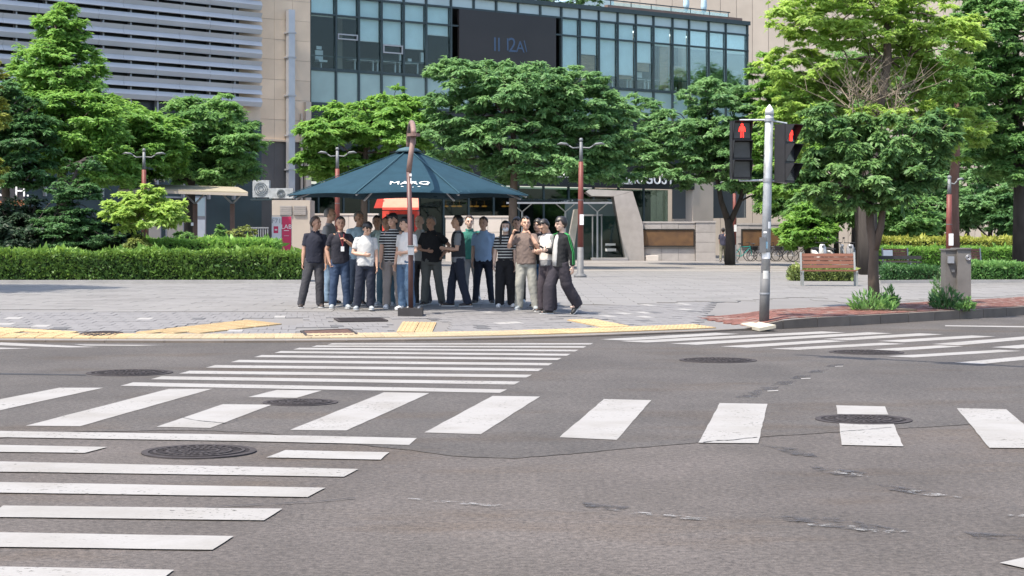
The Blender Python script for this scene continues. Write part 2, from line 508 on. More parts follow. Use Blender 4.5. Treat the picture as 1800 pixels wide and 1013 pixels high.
# right-hand crossing
for l, r in [((1055, 597.5), (1300, 588)), ((1090, 601), (1486, 585.5)), ((1178, 605), (1569, 587)), ((1266, 610), (1491, 600.6)), ((1447, 597), (1658, 588.8)),
             ((1355, 614), (1592, 605.6)), ((1542, 600.5), (1750, 592.6)), ((1533, 615.5), (1694, 610)), ((1637, 606), (1860, 593)),
             ((1558, 627.5), (1797, 618)), ((1742, 611.5), (1950, 600)), ((1678, 639), (1950, 619)), ((1800, 652), (2100, 631))]:
    stripe([l, (l[0] + 47, l[1] + 2.2), r, (r[0] - 42, r[1] - 2.0)])
# left edge
for q in [[(-250, 596), (0, 603), (173, 611.3), (120, 612), (0, 608), (-250, 600)], [(-200, 606), (55, 613.8), (0, 615), (-200, 611)], [(130, 606.3), (289, 607.6), (240, 609), (150, 608.6)]]:
    stripe(q[::-1])
stripe([(1661, 574.5), (1800, 576.4), (1900, 577.8), (1900, 575.4), (1800, 574.2), (1661, 572.6)], 'edge_line')
stripe([(1757, 992), (1850, 1012), (1850, 972)], 'lane_marking')
# old faded and blacked out markings
for q in [[(1340, 907), (1480, 913), (1590, 934), (1540, 936), (1420, 925)], [(1420, 820), (1530, 832), (1500, 840), (1440, 832)], [(1540, 852), (1650, 866), (1620, 872), (1560, 862)],
          [(1690, 936), (1850, 946), (1840, 955), (1720, 948)], [(1020, 884), (1110, 893), (1080, 900), (1030, 892)], [(1340, 783), (1420, 792), (1440, 806), (1390, 800)]]:
    stripe(q[::-1], 'blacked_out_marking', .007, M_SMUDGE)
for q in [[(1470, 828), (1535, 838), (1530, 841), (1462, 833)], [(1600, 862), (1695, 877), (1650, 878), (1595, 868)], [(1415, 919), (1600, 937), (1560, 940), (1420, 926)], [(1075, 898), (1248, 914), (1230, 916), (1080, 903)],
          [(1770, 905), (1850, 908), (1850, 914), (1775, 910)], [(715, 878), (885, 890), (870, 893), (720, 882)], [(1190, 911), (1250, 913), (1245, 917), (1192, 915)]]:
    stripe(q[::-1], 'faded_marking', .0095, M_WORN)
for i in range(6):
    t = i / 5
    x, y = 1315 + 150 * t, 692 - 50 * t
    w, h = 40 - 12 * t, 9 - 5 * t
    stripe([(x - w * .6, y + h), (x + w * .4, y + h * .8), (x + w * .7, y - h * .3), (x - w * .2, y)], 'blacked_out_marking', .007, M_SMUDGE)
    stripe([(x + w * .1, y + h * 1.0), (x + w * .6, y + h * .9), (x + w * .62, y + h * .65), (x + w * .1, y + h * .75)], 'faded_marking', .0095, M_PAINT if i % 2 else M_WORN)
stripe([(0, 657), (152, 659.5), (152, 661), (0, 659.5), (-200, 658), (-200, 656)], 'tar_seam', .007, M_TAR)

for pl, w in (([(1236, 779.5), (1262, 776.8), (1290, 775.6), (1312, 772.5), (1336, 770.5)], .022), ([(1478, 760.5), (1506, 758.5), (1540, 755.5), (1573, 752.5)], .012), ([(318, 735), (345, 741), (372, 743.5), (398, 746), (424, 738)], .018), ([(360, 893), (470, 889), (560, 884), (640, 876)], .012)):
    cp_ = [G(*q) for q in pl]; top = []; bot = []
    for a_, b_ in zip(cp_[:-1], cp_[1:]):
        for k_ in range(5):
            q = a_.lerp(b_, k_ / 5); h_ = w * random.uniform(.15, 1.0); j_ = random.uniform(-.012, .012)
            top.append((q.x, q.y + h_ + j_)); bot.append((q.x, q.y - h_ + j_))
    put('asphalt_crack', sheet(bot + top[::-1], .0105).mesh('asphalt_crack'), M_TAR, road)

# manhole covers in the road and pavement
M_IRON = mat('cast_iron', (.026, .023, .024), .9, .35, 9, bump=.4, bscale=40, spec=.1)
M_RUST = mat('rusty_iron', (.085, .048, .038), .85, .25, 8, bump=.3, bscale=40)
M_IRON2 = mat('cast_iron_rim', (.050, .045, .046), .85, .2, 9, spec=.1)
def disc_ring(mb, r0, r1, z0, z1, n=40):
    o = len(mb.v)
    for r, z in ((r1, z0), (r1, z1), (r0, z1), (r0, z0)):
        for k in range(n):
            w = 2 * math.pi * k / n; mb.v.append((r * math.cos(w), r * math.sin(w), z))
    for j in range(3):
        for k in range(n): mb.f.append((o + j * n + k, o + j * n + (k + 1) % n, o + (j + 1) * n + (k + 1) % n, o + (j + 1) * n + k))
def manhole(c, r, label, rings=3, m=M_IRON):
    e = empty('manhole_cover', c); tag(e, label, 'manhole cover', 'manhole covers')
    e.rotation_euler = (0, 0, random.uniform(0, 3))
    fr = MB(); disc_ring(fr, r * .88, r, -.02, .006); lpart('rim', fr, M_IRON2, e)
    pl = MB(); pl.prism([(r * .865 * math.cos(2 * math.pi * k / 40), r * .865 * math.sin(2 * math.pi * k / 40)) for k in range(40)], -.03, .004); lpart('lid', pl, m, e)
    for i in range(rings):
        rr = r * (.8 - i * .22); b = MB(); disc_ring(b, rr - .022, rr, .003, .011, 36); lpart('raised_ring', b, M_IRON2, e)
    st = MB()
    for k in range(28):
        w = 2 * math.pi * k / 28
        for q in (.69, .47, .25):
            if q < .3 and k % 2: continue
            st.box((r * q * math.cos(w), r * q * math.sin(w), .006), (.05 * r / .4, .022, .008), w)
    tag(lpart('tread_pattern', st, M_IRON2, e), kind='stuff')
    return e
for px, py, w, lb in [(228, 655, 150, 'round iron manhole cover left of the far crossing, at the end of a tar seam'),
                      (528, 707, 132, 'small iron manhole cover cutting a middle crossing stripe in two'),
                      (350, 793, 200, 'large patterned iron manhole cover between the near crossing stripes'),
                      (1262, 633, 136, 'iron manhole cover in bare asphalt right of the far crossing'),
                      (1523, 619, 130, 'iron manhole cover at the edge of the right hand crossing'),
                      (1518, 737, 168, 'iron manhole cover over a middle crossing stripe on the right')]:
    c = G(px, py, .010); k = F / c.y
    manhole((c.x, c.y, .006), w / 2 / k, lb)

# ------------------------------------------------------------------ plaza
M_PLAZA = mat('plaza_granite', (0.164, 0.158, 0.153), .8, .10, .5, bump=.2, bscale=50)
M_BED = mat('paving_bed', (.20, .195, .19), .9, .12, 2)
xs = np.unique(np.concatenate([np.linspace(-70, -22, 9), np.linspace(-22, 14, 73), np.linspace(14, 60, 20)]))
ts = [0.0, .15, .5, 1, 1.5, 2, 2.5, 3, 3.5, 4, 4.5, 5, 5.6, 6.5, 8, 11, 15, 22, 32, 45, 60, 80, 110]
mb = MB(); nt_ = len(ts)
for x in xs:
    for t in ts:
        y = float(kerb_y(x)) + t / float(kerb_c(x)); mb.v.append((x, y, PZ(x, y) - .006))
for i in range(len(xs) - 1):
    for j in range(nt_ - 1):
        a = i * nt_ + j; mb.f.append((a, a + nt_, a + nt_ + 1, a + 1))
# skirt down to the road
n0 = len(mb.v)
for i, x in enumerate(xs): mb.v.append((x, float(kerb_y(x)), -.05))
for i in range(len(xs) - 1): mb.f.append((n0 + i, n0 + i + 1, (i + 1) * nt_, i * nt_))
plaza = put('plaza_pavement', mb.mesh('plaza_pavement'), M_PLAZA); tag(plaza, kind='structure')

def slabquad(u0, u1, s0, s1, th=.008, g=.006, useus=True):
    """a slab between u0..u1 along the kerb and s0..s1 behind it, standing th above the bed"""
    b = MB(); c = []
    for u, s in ((u0 + g, s0 + g), (u1 - g, s0 + g), (u1 - g, s1 - g), (u0 + g, s1 - g)):
        x, y, z = us(u, s); c.append((x, y, z))
    return c, th
def slab_mb(c, th, mb=None):
    mb = mb or MB()
    return mb.hexa([(x, y, z - .02) for x, y, z in c] + [(x, y, z + th) for x, y, z in c])

# kerb stones
M_KERB = mat('kerb_granite', (.135, .112, .092), .8, .14, 3, bump=.3, bscale=30, rnd=.12)
kerb = empty('kerb', (0, 0, 0)); tag(kerb, kind='structure')
u = -14.0
while u < 14.5:
    du = .95 * float(kerb_c(u))
    b = MB(); lo = []; hi = []
    g_ = .005
    for uu, s in ((u + g_, -.02), (u + du - g_, -.02), (u + du - g_, .16), (u + g_, .16)):
        x, y, z = us(uu, max(s, 0)); 
        if s < 0:
            x2, y2, _ = us(uu, 0); y = y2 - .02
        z = .03 + .15 * float(sm(np.float64((x - 3.95) / 1.3)))
        lo.append((x, y, -.05)); hi.append((x, y, z + .004))
    b.hexa(lo + hi); part('kerb_stone', b, M_KERB, kerb)
    u += du

# grey pavers with a few white and charcoal ones; yellow tactile tiles; red bricks
M_PAVER = mat('grey_paver', (0.168, 0.164, 0.164), .8, .06, 8, bump=.2, bscale=60, rnd=.03)
M_PWHITE = mat('white_paver', (0.272, 0.265, 0.255), .8, .06, 8)
M_PDARK = mat('charcoal_paver', (.095, .095, .098), .8, .1, 8)
M_TACT = mat('yellow_tactile', (.365, .262, .135), .75, .12, 3, rnd=.08, col2=(.39, .288, .16))
M_BRICK = mat('red_brick_paver', (.165, .072, .055), .85, .15, 4, rnd=.22)
M_BRICKP = mat('pale_brick_paver', (0.210, 0.143, 0.120), .85, .12, 4, rnd=.15)

tact_polys = []
def seg_dist(p, a, b):
    ax, ay = a; bx, by = b; px, py = p
    dx, dy = bx - ax, by - ay; l2 = dx * dx + dy * dy
    t = max(0, min(1, ((px - ax) * dx + (py - ay) * dy) / l2))
    return math.hypot(px - ax - t * dx, py - ay - t * dy)
runs = []      # (start, end, width): runs of tactile tiles across the paving
for a, b, w in [((722, 596), (738, 566.5), .6), ((215, 595), (478, 565.5), .9), ((1118, 582), (1020, 562.5), .6), ((-120, 577), (170, 593), .9)]:
    pa, pb = P(*a), P(*b); runs.append(((pa.x, pa.y), (pb.x, pb.y), w))
def in_run(x, y, m=0.0):
    return any(seg_dist((x, y), a, b) < w / 2 + m for a, b, w in runs)

def surf_tile(cx, cy, ang, w, d, th):
    c = []
    for i, j in ((-1, -1), (1, -1), (1, 1), (-1, 1)):
        x = cx + math.cos(ang) * i * w / 2 - math.sin(ang) * j * d / 2
        y = cy + math.sin(ang) * i * w / 2 + math.cos(ang) * j * d / 2
        c.append((x, y, PZ(x, y)))
    return c
M_TILES = []
def tactile(cx, cy, ang, dots=True, size=.3):
    c = surf_tile(cx, cy, ang, size - .014, size - .014, 0)
    mb = slab_mb(c, .013)
    def at(i, j, h):
        a = Vector(c[0]).lerp(Vector(c[1]), i); b = Vector(c[3]).lerp(Vector(c[2]), i); p = a.lerp(b, j); p.z += h; return p
    if dots:
        for i in range(3):
            for j in range(3):
                x, y = (i + .5) / 3, (j + .5) / 3; e = .075; q = .05
                mb.add([at(x - e, y - e, .0125), at(x + e, y - e, .0125), at(x + e, y + e, .0125), at(x - e, y + e, .0125),
                        at(x - q, y - q, .02), at(x + q, y - q, .02), at(x + q, y + q, .02), at(x - q, y + q, .02)],
                       [(4, 5, 6, 7), (0, 1, 5, 4), (1, 2, 6, 5), (2, 3, 7, 6), (3, 0, 4, 7)])
    else:
        for i in range(4):
            x = (i + .5) / 4; e = .05
            mb.add([at(x - e, .05, .0125), at(x + e, .05, .0125), at(x + e, .95, .0125), at(x - e, .95, .0125),
                    at(x - e * .6, .07, .02), at(x + e * .6, .07, .02), at(x + e * .6, .93, .02), at(x - e * .6, .93, .02)],
                   [(4, 5, 6, 7), (0, 1, 5, 4), (1, 2, 6, 5), (2, 3, 7, 6), (3, 0, 4, 7)])
    M_TILES.append((cx, cy, mb))
for a, b, w in runs:
    va, vb = Vector(a), Vector(b); d = vb - va; n = int(d.length / .3); ang = math.atan2(d.y, d.x) - math.pi / 2
    nx = int(round(w / .3))
    for i in range(n):
        for j in range(nx):
            p = va + d.normalized() * (.3 * (i + .5)); q = Vector((math.cos(ang), math.sin(ang))) * ((j - (nx - 1) / 2) * .3)
            s_ = (p.y + q.y - float(kerb_y(p.x + q.x))) * float(kerb_c(p.x + q.x))
            if s_ < 1.04: continue
            tactile(p.x + q.x, p.y + q.y, ang, dots=False)
u = -9.0
while u < 3.95:
    for s in (.46, .76):
        x, y, z = us(u, s); ang = math.atan(float(np.interp(u, _sx, _slope)))
        tactile(x, y, ang, True)
    u += .3 * float(kerb_c(u))
M_TACTF = mat('faded_tactile', (.30, .245, .165), .8, .14, 2.5, rnd=.10, col2=(.35, .275, .165))
for x, y, mb in M_TILES:
    s_ = (y - float(kerb_y(x))) * float(kerb_c(x))
    part('tactile_tile', mb, M_TACTF if (s_ < 1.0 and -6.2 < x < .3) else M_TACT, plaza)

# pavement covers (rectangles and one round lid) keep pavers away
covers = [[(530, 583), (613, 579.5), (627, 589), (540, 592)], [(589, 561), (670, 560.3), (680, 565), (597, 566)]]
cpoly = [[P(*p) for p in q] for q in covers]
pit = P(178, 587.5)
def near_cover(x, y):
    if math.hypot(x - pit.x, y - pit.y) < .45: return True
    for q in cpoly:
        xs_ = [p.x for p in q]; ys_ = [p.y for p in q]
        if min(xs_) - .1 < x < max(xs_) + .1 and min(ys_) - .12 < y < max(ys_) + .12: return True
    return False
pav = []
rows = np.arange(.92, 4.1, .3)
for ri, s in enumerate(rows):
    u = -9.6 + (.0 if ri % 2 else .14)
    while u < 7.4:
        du = .275 * float(kerb_c(u))
        x, y, z = us(u + du / 2, s + .15)
        if u < 4.0 + (s - 1) * .95 and not in_run(x, y, .17) and not near_cover(x, y):
            pav.append((u, du, s, ri))
        u += du
rng = random.Random(4)
pav.sort(key=lambda q: (q[2], abs(q[0])))
rest = MB(); resb = {}
for i, (u, du, s, ri) in enumerate(pav):
    c, th = slabquad(u, u + du, s, s + .3, .008 + rng.uniform(-.0025, .0025), .005)
    r = rng.random(); m = M_PWHITE if r < .032 else (M_PDARK if r < .06 else M_PAVER)
    if m is not M_PAVER: th += .002
    if i < 300: part('paver', slab_mb(c, th), m, plaza)
    else: slab_mb(c, th, resb.setdefault(m.name, MB()))
for k, b in resb.items(): tag(part('paver_field', b, MATS[k], plaza), kind='stuff')
# red bricks along the raised kerb
br = []
for ri, s in enumerate(np.arange(.2, 2.2, .105)):
    u = 3.95 + max(0, (1.3 - s) * .0) + (.1 if ri % 2 else 0)
    while u < 14.5:
        du = .21 * float(kerb_c(u))
        x, y, z = us(u + du / 2, s + .05)
        if u > 4.35 + (s - .2) * .15 and not (s > 1.9 + (u - 4) * .02):
            br.append((u, du, s))
        u += du
br.sort(key=lambda q: q[2] + abs(q[0] - 6) * .35)
resb = {}
for i, (u, du, s) in enumerate(br):
    c, th = slabquad(u, u + du, s, s + .105, .008 + rng.uniform(-.003, .003), .003)
    m = M_BRICKP if rng.random() < .2 else M_BRICK
    if i < 300: part('brick', slab_mb(c, th), m, plaza)
    else: slab_mb(c, th, resb.setdefault(m.name, MB()))
for k, b in resb.items(): tag(part('brick_field', b, MATS[k], plaza), kind='stuff')
# large granite slabs behind the dark drain line
M_SLAB = mat('granite_slab', (0.184, 0.178, 0.171), .75, .07, 1.2, bump=.15, bscale=60)
M_SLAB2 = mat('granite_slab_dark', (0.164, 0.158, 0.151), .75, .08, 1.2, bump=.15, bscale=60)
M_DRAIN = mat('drain_grate', (.12, .12, .12), .6, .2, 10)
slabs = {}
y0 = 24.0
drain = MB()
for i in range(-60, 60):
    u0, u1 = i * .3, i * .3 + .3
    if u1 < 8:
        c, th = slabquad(u0, u1, 4.16, 4.24, .006, .003); slab_mb(c, th, drain)
part('drain_channel', drain, M_DRAIN, plaza)
for r, yy in enumerate(np.arange(28, 66, .62)):
    for x0 in np.arange(-24 + (.45 if r % 2 else 0), 26, .9):
        cx, cy = x0 + .45, yy + .31
        s = (cy - float(kerb_y(cx))) * float(kerb_c(cx))
        lim = 4.62 if cx < 7 else 2.75
        if s < lim: continue
        c = [(x, y, PZ(x, y)) for x, y in ((x0 + .006, yy + .006), (x0 + .894, yy + .006), (x0 + .894, yy + .614), (x0 + .006, yy + .614))]
        slab_mb(c, .006 + rng.uniform(-.002, .002), slabs.setdefault('d' if rng.random() < .16 else 'l', MB()))
tag(part('granite_slab_field', slabs['l'], M_SLAB, plaza), kind='stuff'); tag(part('granite_slab_field', slabs['d'], M_SLAB2, plaza), kind='stuff')
# pale and brown paving bands further back, dappled tree shade painted into the brown
M_BANDL = mat('pale_paving_band', (0.255, 0.242, 0.225), .8, .1, .8); M_BANDD = mat('brown_paving_shade_band', (0.157, 0.140, 0.126), .8, .16, .8)
yy = 66.2; k = 0
while yy < 91:
    d = 1.5 + .03 * (yy - 66)
    b = MB(); c = [(-8, yy + .03), (24, yy + .03), (24, yy + d - .03), (-8, yy + d - .03)]
    slab_mb([(x, y, PZ(x, y)) for x, y in c], .012 - .004 * (k % 2), b); part('paving_band', b, M_BANDL if k % 2 == 0 else M_BANDD, plaza); yy += d; k += 1

for q, m, lb in ((cpoly[0], M_RUST, 'rusty brown rectangular steel cover set in the pavement by the kerb'), (cpoly[1], M_IRON, 'dark narrow steel cover set in the pavement near the parasol')):
    e = empty('utility_cover', q[0]); tag(e, lb, 'utility cover')
    b = MB(); b.hexa([(p.x, p.y, PZ(p.x, p.y) - .02) for p in (q[3], q[2], q[1], q[0])] + [(p.x, p.y, PZ(p.x, p.y) + .012) for p in (q[3], q[2], q[1], q[0])])
    part('lid', b, m, e)
    for i in range(4):
        a, c_ = q[i], q[(i + 1) % 4]; b = MB(); b.bar((a.x, a.y, PZ(a.x, a.y) + .008), (c_.x, c_.y, PZ(c_.x, c_.y) + .008), .05, .02); part('frame_bar', b, M_IRON2, e)
mh = manhole((pit.x, pit.y, pit.z + .008), 38 / (F / pit.y), 'rusty round lid in the pavement beside the yellow tiles', 2, M_RUST)
mh.rotation_euler = (math.atan(.06), 0, 0)

# ================================================================== BUILDINGS
class Facade:
    """vertical plane through the photo column px0 at depth Y0, receding to the vanishing column vp"""
    def __init__(s, px0, Y0, vp):
        s.p0 = Vector(((px0 - CX) / F * Y0, Y0, 0)); d = Vector(((vp - CX) / F, 1.0, 0)).normalized(); s.d = d
        s.n = Vector((d.y, -d.x, 0))        # outward, towards the camera
        if s.n.y > 0: s.n = -s.n
    def t(s, px):
        a = (px - CX) / F
        return (a * s.p0.y - s.p0.x) / (s.d.x - a * s.d.y)
    def z(s, px, py):
        Y = s.p0.y + s.t(px) * s.d.y
        return CH + (HY - py) / F * Y
    def pt(s, t, z, o=0.0):
        v = s.p0 + s.d * t + s.n * o; return Vector((v.x, v.y, z))
    def slab(s, t0, t1, z0, z1, o0, o1, mb=None):
        mb = mb or MB()
        return mb.hexa([s.pt(t0, z0, o1), s.pt(t1, z0, o1), s.pt(t1, z0, o0), s.pt(t0, z0, o0),
                        s.pt(t0, z1, o1), s.pt(t1, z1, o1), s.pt(t1, z1, o0), s.pt(t0, z1, o0)])

M_MULL = mat('mullion_metal', (.045, .065, .07), .45, .1, 3, metal=.4)
M_GLASS = glass_mat('window_glass', (.86, .93, .93), .0)
M_SPAN = mat('spandrel_glass', (.38, .48, .49), .16, .10, .8, spec=.7)
M_SPAN2 = mat('lower_spandrel_glass', (.25, .36, .35), .18, .12, .6, spec=.6)
M_BLIND = mat('roller_blind', (.78, .84, .85), .9, .05, 2, rnd=.08)
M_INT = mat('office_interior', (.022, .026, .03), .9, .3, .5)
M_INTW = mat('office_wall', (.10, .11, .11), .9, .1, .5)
M_WOOD = mat('plywood', (.33, .22, .13), .7, .2, 3, stretch=(1, 1, 6))
M_CONC = mat('concrete', (.30, .29, .275), .85, .12, 1.5, bump=.15, bscale=30)
M_STONE = mat('beige_stone', (.56, .455, .345), .75, .09, .9, bump=.1, bscale=20, rnd=.06)
M_STONE2 = mat('pale_stone', (.42, .365, .305), .8, .08, .7, rnd=.05)
M_DARKCLAD = mat('dark_grey_cladding', (.085, .082, .08), .6, .15, .8)
M_DARKNAVY = mat('dark_navy_panel', (.012, .017, .024), .3, .3, .5, spec=.5)
M_STEEL = mat('grey_metal', (.33, .34, .36), .45, .08, 4, metal=.5)
M_WHITEM = mat('white_enamel', (.70, .70, .69), .5, .05, 4)
M_LETTER = mat('white_letters', (.82, .82, .80), .5, .03, 4)

OF = Facade(544, 90.0, 5150)
office = empty('office_building', OF.pt(12, 0.3)); tag(office, 'glass fronted office block with roller blinds and a dark screen, behind the trees', 'building')
mx = [544, 590, 630, 670, 709, 748.5, 792, 832, 871.6, 910, 949, 986, 1018.5, 1052, 1085, 1117, 1148, 1181.5, 1210.6, 1245, 1275, 1313]
T = [OF.t(x) for x in mx]
zr = lambda y: OF.z(1313, y)
ZR, Z1, Z2, ZRAIL, ZF, ZS = zr(43), zr(62), zr(90), zr(150), zr(171), zr(222)
for t in T:
    part('mullion', OF.slab(t - .055, t + .055, ZS, ZR, -.12, .09), M_MULL, office)
for z, h in ((ZR + .04, .12), (Z1, .05), (Z2, .045), (ZF, .08), (ZS, .08)):
    part('transom', OF.slab(T[0] - .1, T[-1] + .1, z - h, z + h, -.10, .07 if z != ZR + .04 else .22), M_MULL, office)
part('hand_rail', OF.slab(T[0], T[-1], ZRAIL - .03, ZRAIL + .03, -.34, -.28), M_MULL, office)
bl = [.27, .27, .56, .58, .62, .40, None, None, None, None, None, .80, .50, .80, .77, .56, .28, .28, .28, .28, .30]
for i in range(len(T) - 1):
    a, b = T[i] + .06, T[i + 1] - .06
    part('spandrel_panel', OF.slab(a, b, Z1 + .05, ZR - .08, -.05, .0), M_SPAN, office)
    part('spandrel_panel', OF.slab(a, b, ZS + .08, ZF - .08, -.05, .0), M_SPAN2, office)
    if bl[i] is None: continue
    part('glass_pane', OF.slab(a, b, Z2 + .05, Z1 - .05, -.03, -.01), M_GLASS, office)
    part('glass_pane', OF.slab(a, b, ZF + .08, Z2 - .05, -.03, -.01), M_GLASS, office)
    zb = Z1 + (ZF - Z1) * bl[i]
    bd = part('roller_blind', OF.slab(a + .02, b - .02, zb, Z1 - .03, -.17, -.15), M_BLIND, office)
    part('hem_bar', OF.slab(a + .02, b - .02, zb - .05, zb, -.18, -.14), M_WHITEM, bd)
for i, (f0, f1) in {1: (.50, .58), 3: (.60, .72)}.items():      # opened awning sashes
    a, b = T[i] + .08, T[i + 1] - .08
    z1, z0 = Z1 + (ZF - Z1) * f0, Z1 + (ZF - Z1) * f1
    fr = MB()
    for q in ((a, b, z1 - .07, z1), (a, b, z0, z0 + .07), (a, a + .07, z0 + .07, z1 - .07), (b - .07, b, z0 + .07, z1 - .07)): OF.slab(*q, .0, .10, fr)
    part('window_sash', fr, M_STEEL, office)
for i, f0, f1 in ((12, .52, .95), (14, .62, .84), (15, .47, .70), (16, .26, .95), (17, .58, .74)):
    a, b = T[i] + .08, T[i + 1] - .08
    if i == 16: a = (a + b) / 2
    part('wooden_board', OF.slab(a, b, Z1 + (ZF - Z1) * f1, Z1 + (ZF - Z1) * f0, -.32, -.27), M_WOOD, office)
part('office_floor', OF.slab(T[0], T[-1], ZF - .35, ZF - .09, -7, -.13), M_INTW, office)
part('office_ceiling', OF.slab(T[0], T[-1], Z1 + .0, Z1 + .2, -7, -.2), M_INTW, office)
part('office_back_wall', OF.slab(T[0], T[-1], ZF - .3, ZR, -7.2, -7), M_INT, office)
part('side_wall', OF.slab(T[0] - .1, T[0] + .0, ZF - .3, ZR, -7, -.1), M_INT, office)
part('side_wall', OF.slab(T[-1] - .05, T[-1] + .05, 3, ZR, -7, -.13), M_INTW, office)
for i in (4, 16, 18, 19, 9): part('ceiling_lamp', OF.slab(T[i] + .3, T[i] + 1.2, Z1 - .1, Z1 - .04, -2.6, -2.3), emit_mat('office_lamp', (1, .97, .9), 2.0), office)
for i, w in ((16, .45), (18, .9), (19, .4), (8, .5), (2, .3)): part('interior_column', OF.slab(T[i] + .35, T[i] + .35 + w, ZF, Z1, -3.2, -2.8), M_STONE2, office)
# desks, monitors and an office chair by the windows
for i in (2, 3, 4, 14, 15, 16):
    d = MB(); OF.slab(T[i], T[i + 1] - .1, ZF + .68, ZF + .72, -1.3, -.55, d)
    for q in (.1, .9): OF.slab(T[i] + (T[i + 1] - T[i]) * q, T[i] + (T[i + 1] - T[i]) * q + .06, ZF - .08, ZF + .68, -.7, -.62, d)
    part('desk', d, M_WHITEM, office)
for i, q, w, h in ((4, .12, .3, .42), (4, .5, .22, .22), (5, .06, .32, .6), (15, .4, .5, .4)):
    t = T[i] + (T[i + 1] - T[i]) * q; part('desk_monitor', OF.slab(t, t + w, ZF + .75, ZF + .75 + h, -.75, -.65), M_WHITEM, office)
ch = MB(); t = T[0] + .85
OF.slab(t, t + .5, ZF + .45, ZF + .55, -1.0, -.5, ch); OF.slab(t + .02, t + .48, ZF + .6, ZF + 1.1, -1.0, -.94, ch); OF.slab(t + .1, t + .4, ZF + 1.15, ZF + 1.32, -1.0, -.94, ch); OF.slab(t + .22, t + .28, ZF - .05, ZF + .5, -.8, -.7, ch)
part('office_chair', ch, M_WHITEM, office)
# dark display on the front
ts0, ts1 = OF.t(805), OF.t(975)
zsb = OF.z(975, 122)
part('display_screen', OF.slab(ts0, ts1, zsb, Z1 - .06, -.05, .13), mat('display_black', (.022, .020, .022), .35, .15, .4), office)
part('display_frame', OF.slab(ts0 - .07, ts1 + .07, zsb - .1, zsb, -.05, .16), M_MULL, office)
scr = emit_mat('display_glyph', (.05, .10, .20), .16)
for body, px, py, sz in (('II', 871, 80, 1.1), ('I', 890, 80, 1.0), ('2', 898, 81, 1.15), ('A', 912, 84, .9), ('\\', 921, 83, .9)):
    text(body, sz, scr, office, frame(OF.pt(OF.t(px), OF.z(px, py), .14), OF.d, (0, 0, 1)), extrude=.004)
# lower floors
tL, tR = T[0] - .2, T[-1]
ZG = .5
zfa0, zfa1 = zr(336), zr(292)
part('upper_shopfront', OF.slab(tL, tR, zfa1, ZS - .08, -.3, -.1), M_DARKNAVY, office)
part('shop_fascia', OF.slab(tL, OF.t(1215), zfa0, zfa1, -.1, .3), mat('shop_fascia_black', (.014, .015, .018), .4, .2, .6), office)
part('shop_back_wall', OF.slab(tL, OF.t(1215), ZG, zfa0, -4, -3.8), M_DARKNAVY, office)
x = 560
gx = []
while x < 1213: gx.append(OF.t(x)); x += 44
for i in range(len(gx) - 1):
    part('shop_window', OF.slab(gx[i] + .06, gx[i + 1] - .06, ZG + .1, zfa0 - .05, -.06, -.03), glass_mat('shop_glass', (.42, .52, .50), .02), office)
    part('shop_mullion', OF.slab(gx[i] - .05, gx[i] + .05, ZG, zfa0, -.12, .02), M_MULL, office)
part('stone_pillar', OF.slab(OF.t(1213), OF.t(1249), .3, zr(290), -.4, .25), M_STONE2, office)
for k, px in enumerate((812, 826, 836, 856, 866, 880, 915, 925)):
    b = MB(); c = OF.pt(OF.t(px), OF.z(px, 362), -1.6); b.ell(c, (.16, .05, .05), 10, 6); b.tube([c + Vector((0, 0, .04)), c + Vector((0, 0, .3))], .006, 4)
    part('pendant_lamp', b, emit_mat('pendant_glow', (1.0, .36, .06), .35), office, True)
for body, px, py, sz, sh in (('Saint', 1092, 313, .50, 0), ('AUGUST', 1138, 315, .98, 0), ('Bvar', 922, 306, .62, .3), ('va vance .', 976, 307, .55, .3)):
    text(body, sz, M_LETTER, office, frame(OF.pt(OF.t(px), OF.z(px, py), .33), OF.d, (0, 0, 1)), extrude=.03, shear=sh, sx=.95)
text('Romane', .36, M_LETTER, office, frame(OF.pt(OF.t(1092), OF.z(1092, 321), .33), OF.d, (0, 0, 1)), extrude=.03)
# roof terrace: deck, coping, rails, planting
part('roof_deck', OF.slab(tL, tR, ZR - .1, ZR, -12, -.1), M_CONC, office)
part('roof_coping', OF.slab(OF.t(1070), tR - .3, ZR + .16, ZR + .36, -.4, -.1), mat('rusty_coping', (.16, .11, .09), .7, .2, 1), office)
zt = OF.z(1180, 8)
for k in range(7):
    t = OF.t(1090) + (OF.t(1297) - OF.t(1090)) * k / 6
    part('rail_post', OF.slab(t - .02, t + .02, ZR, zt, -.9, -.86), M_MULL, office)
    if k < 6:
        t2 = OF.t(1090) + (OF.t(1297) - OF.t(1090)) * (k + 1) / 6
        part('rail_glass', OF.slab(t + .04, t2 - .04, ZR + .15, zt - .06, -.89, -.87), glass_mat('rail_glass', (.80, .88, .86), .08), office)
part('rail_top', OF.slab(OF.t(1080), OF.t(1300), zt, zt + .06, -.92, -.84), M_MULL, office)
part('terrace_window', OF.slab(OF.t(1072), OF.t(1135), ZR, ZR + 3, -3.2, -3.0), M_SPAN, office)

M_CLOTHB = mat('parasol_blue_cloth', (.42, .58, .66), .9, .1, 3)
for k, (px, lb) in enumerate(((1237, 'folded pale blue parasol on the roof terrace, the left one'), (1268, 'folded pale blue parasol on the roof terrace, the right one'))):
    c = OF.pt(OF.t(px), ZR, -1.6)
    e = empty('folded_parasol', c); tag(e, lb, 'parasol', 'folded parasols on the roof terrace')
    b = MB(); b.tube([(0, 0, .05), (0, 0, 2.9)], .04, 8); lpart('pole', b, M_MULL, e)
    b = MB(); b.tube([(0, 0, .75), (0, 0, 1.1), (0, 0, 1.8), (0, 0, 2.5), (0, 0, 2.85)], [.16, .24, .20, .13, .03], 10, flat=.8); lpart('canopy', b, M_CLOTHB, e, True)
    b = MB(); b.tube([(0, 0, 0), (0, 0, .06)], .28, 14); lpart('base', b, M_MULL, e)

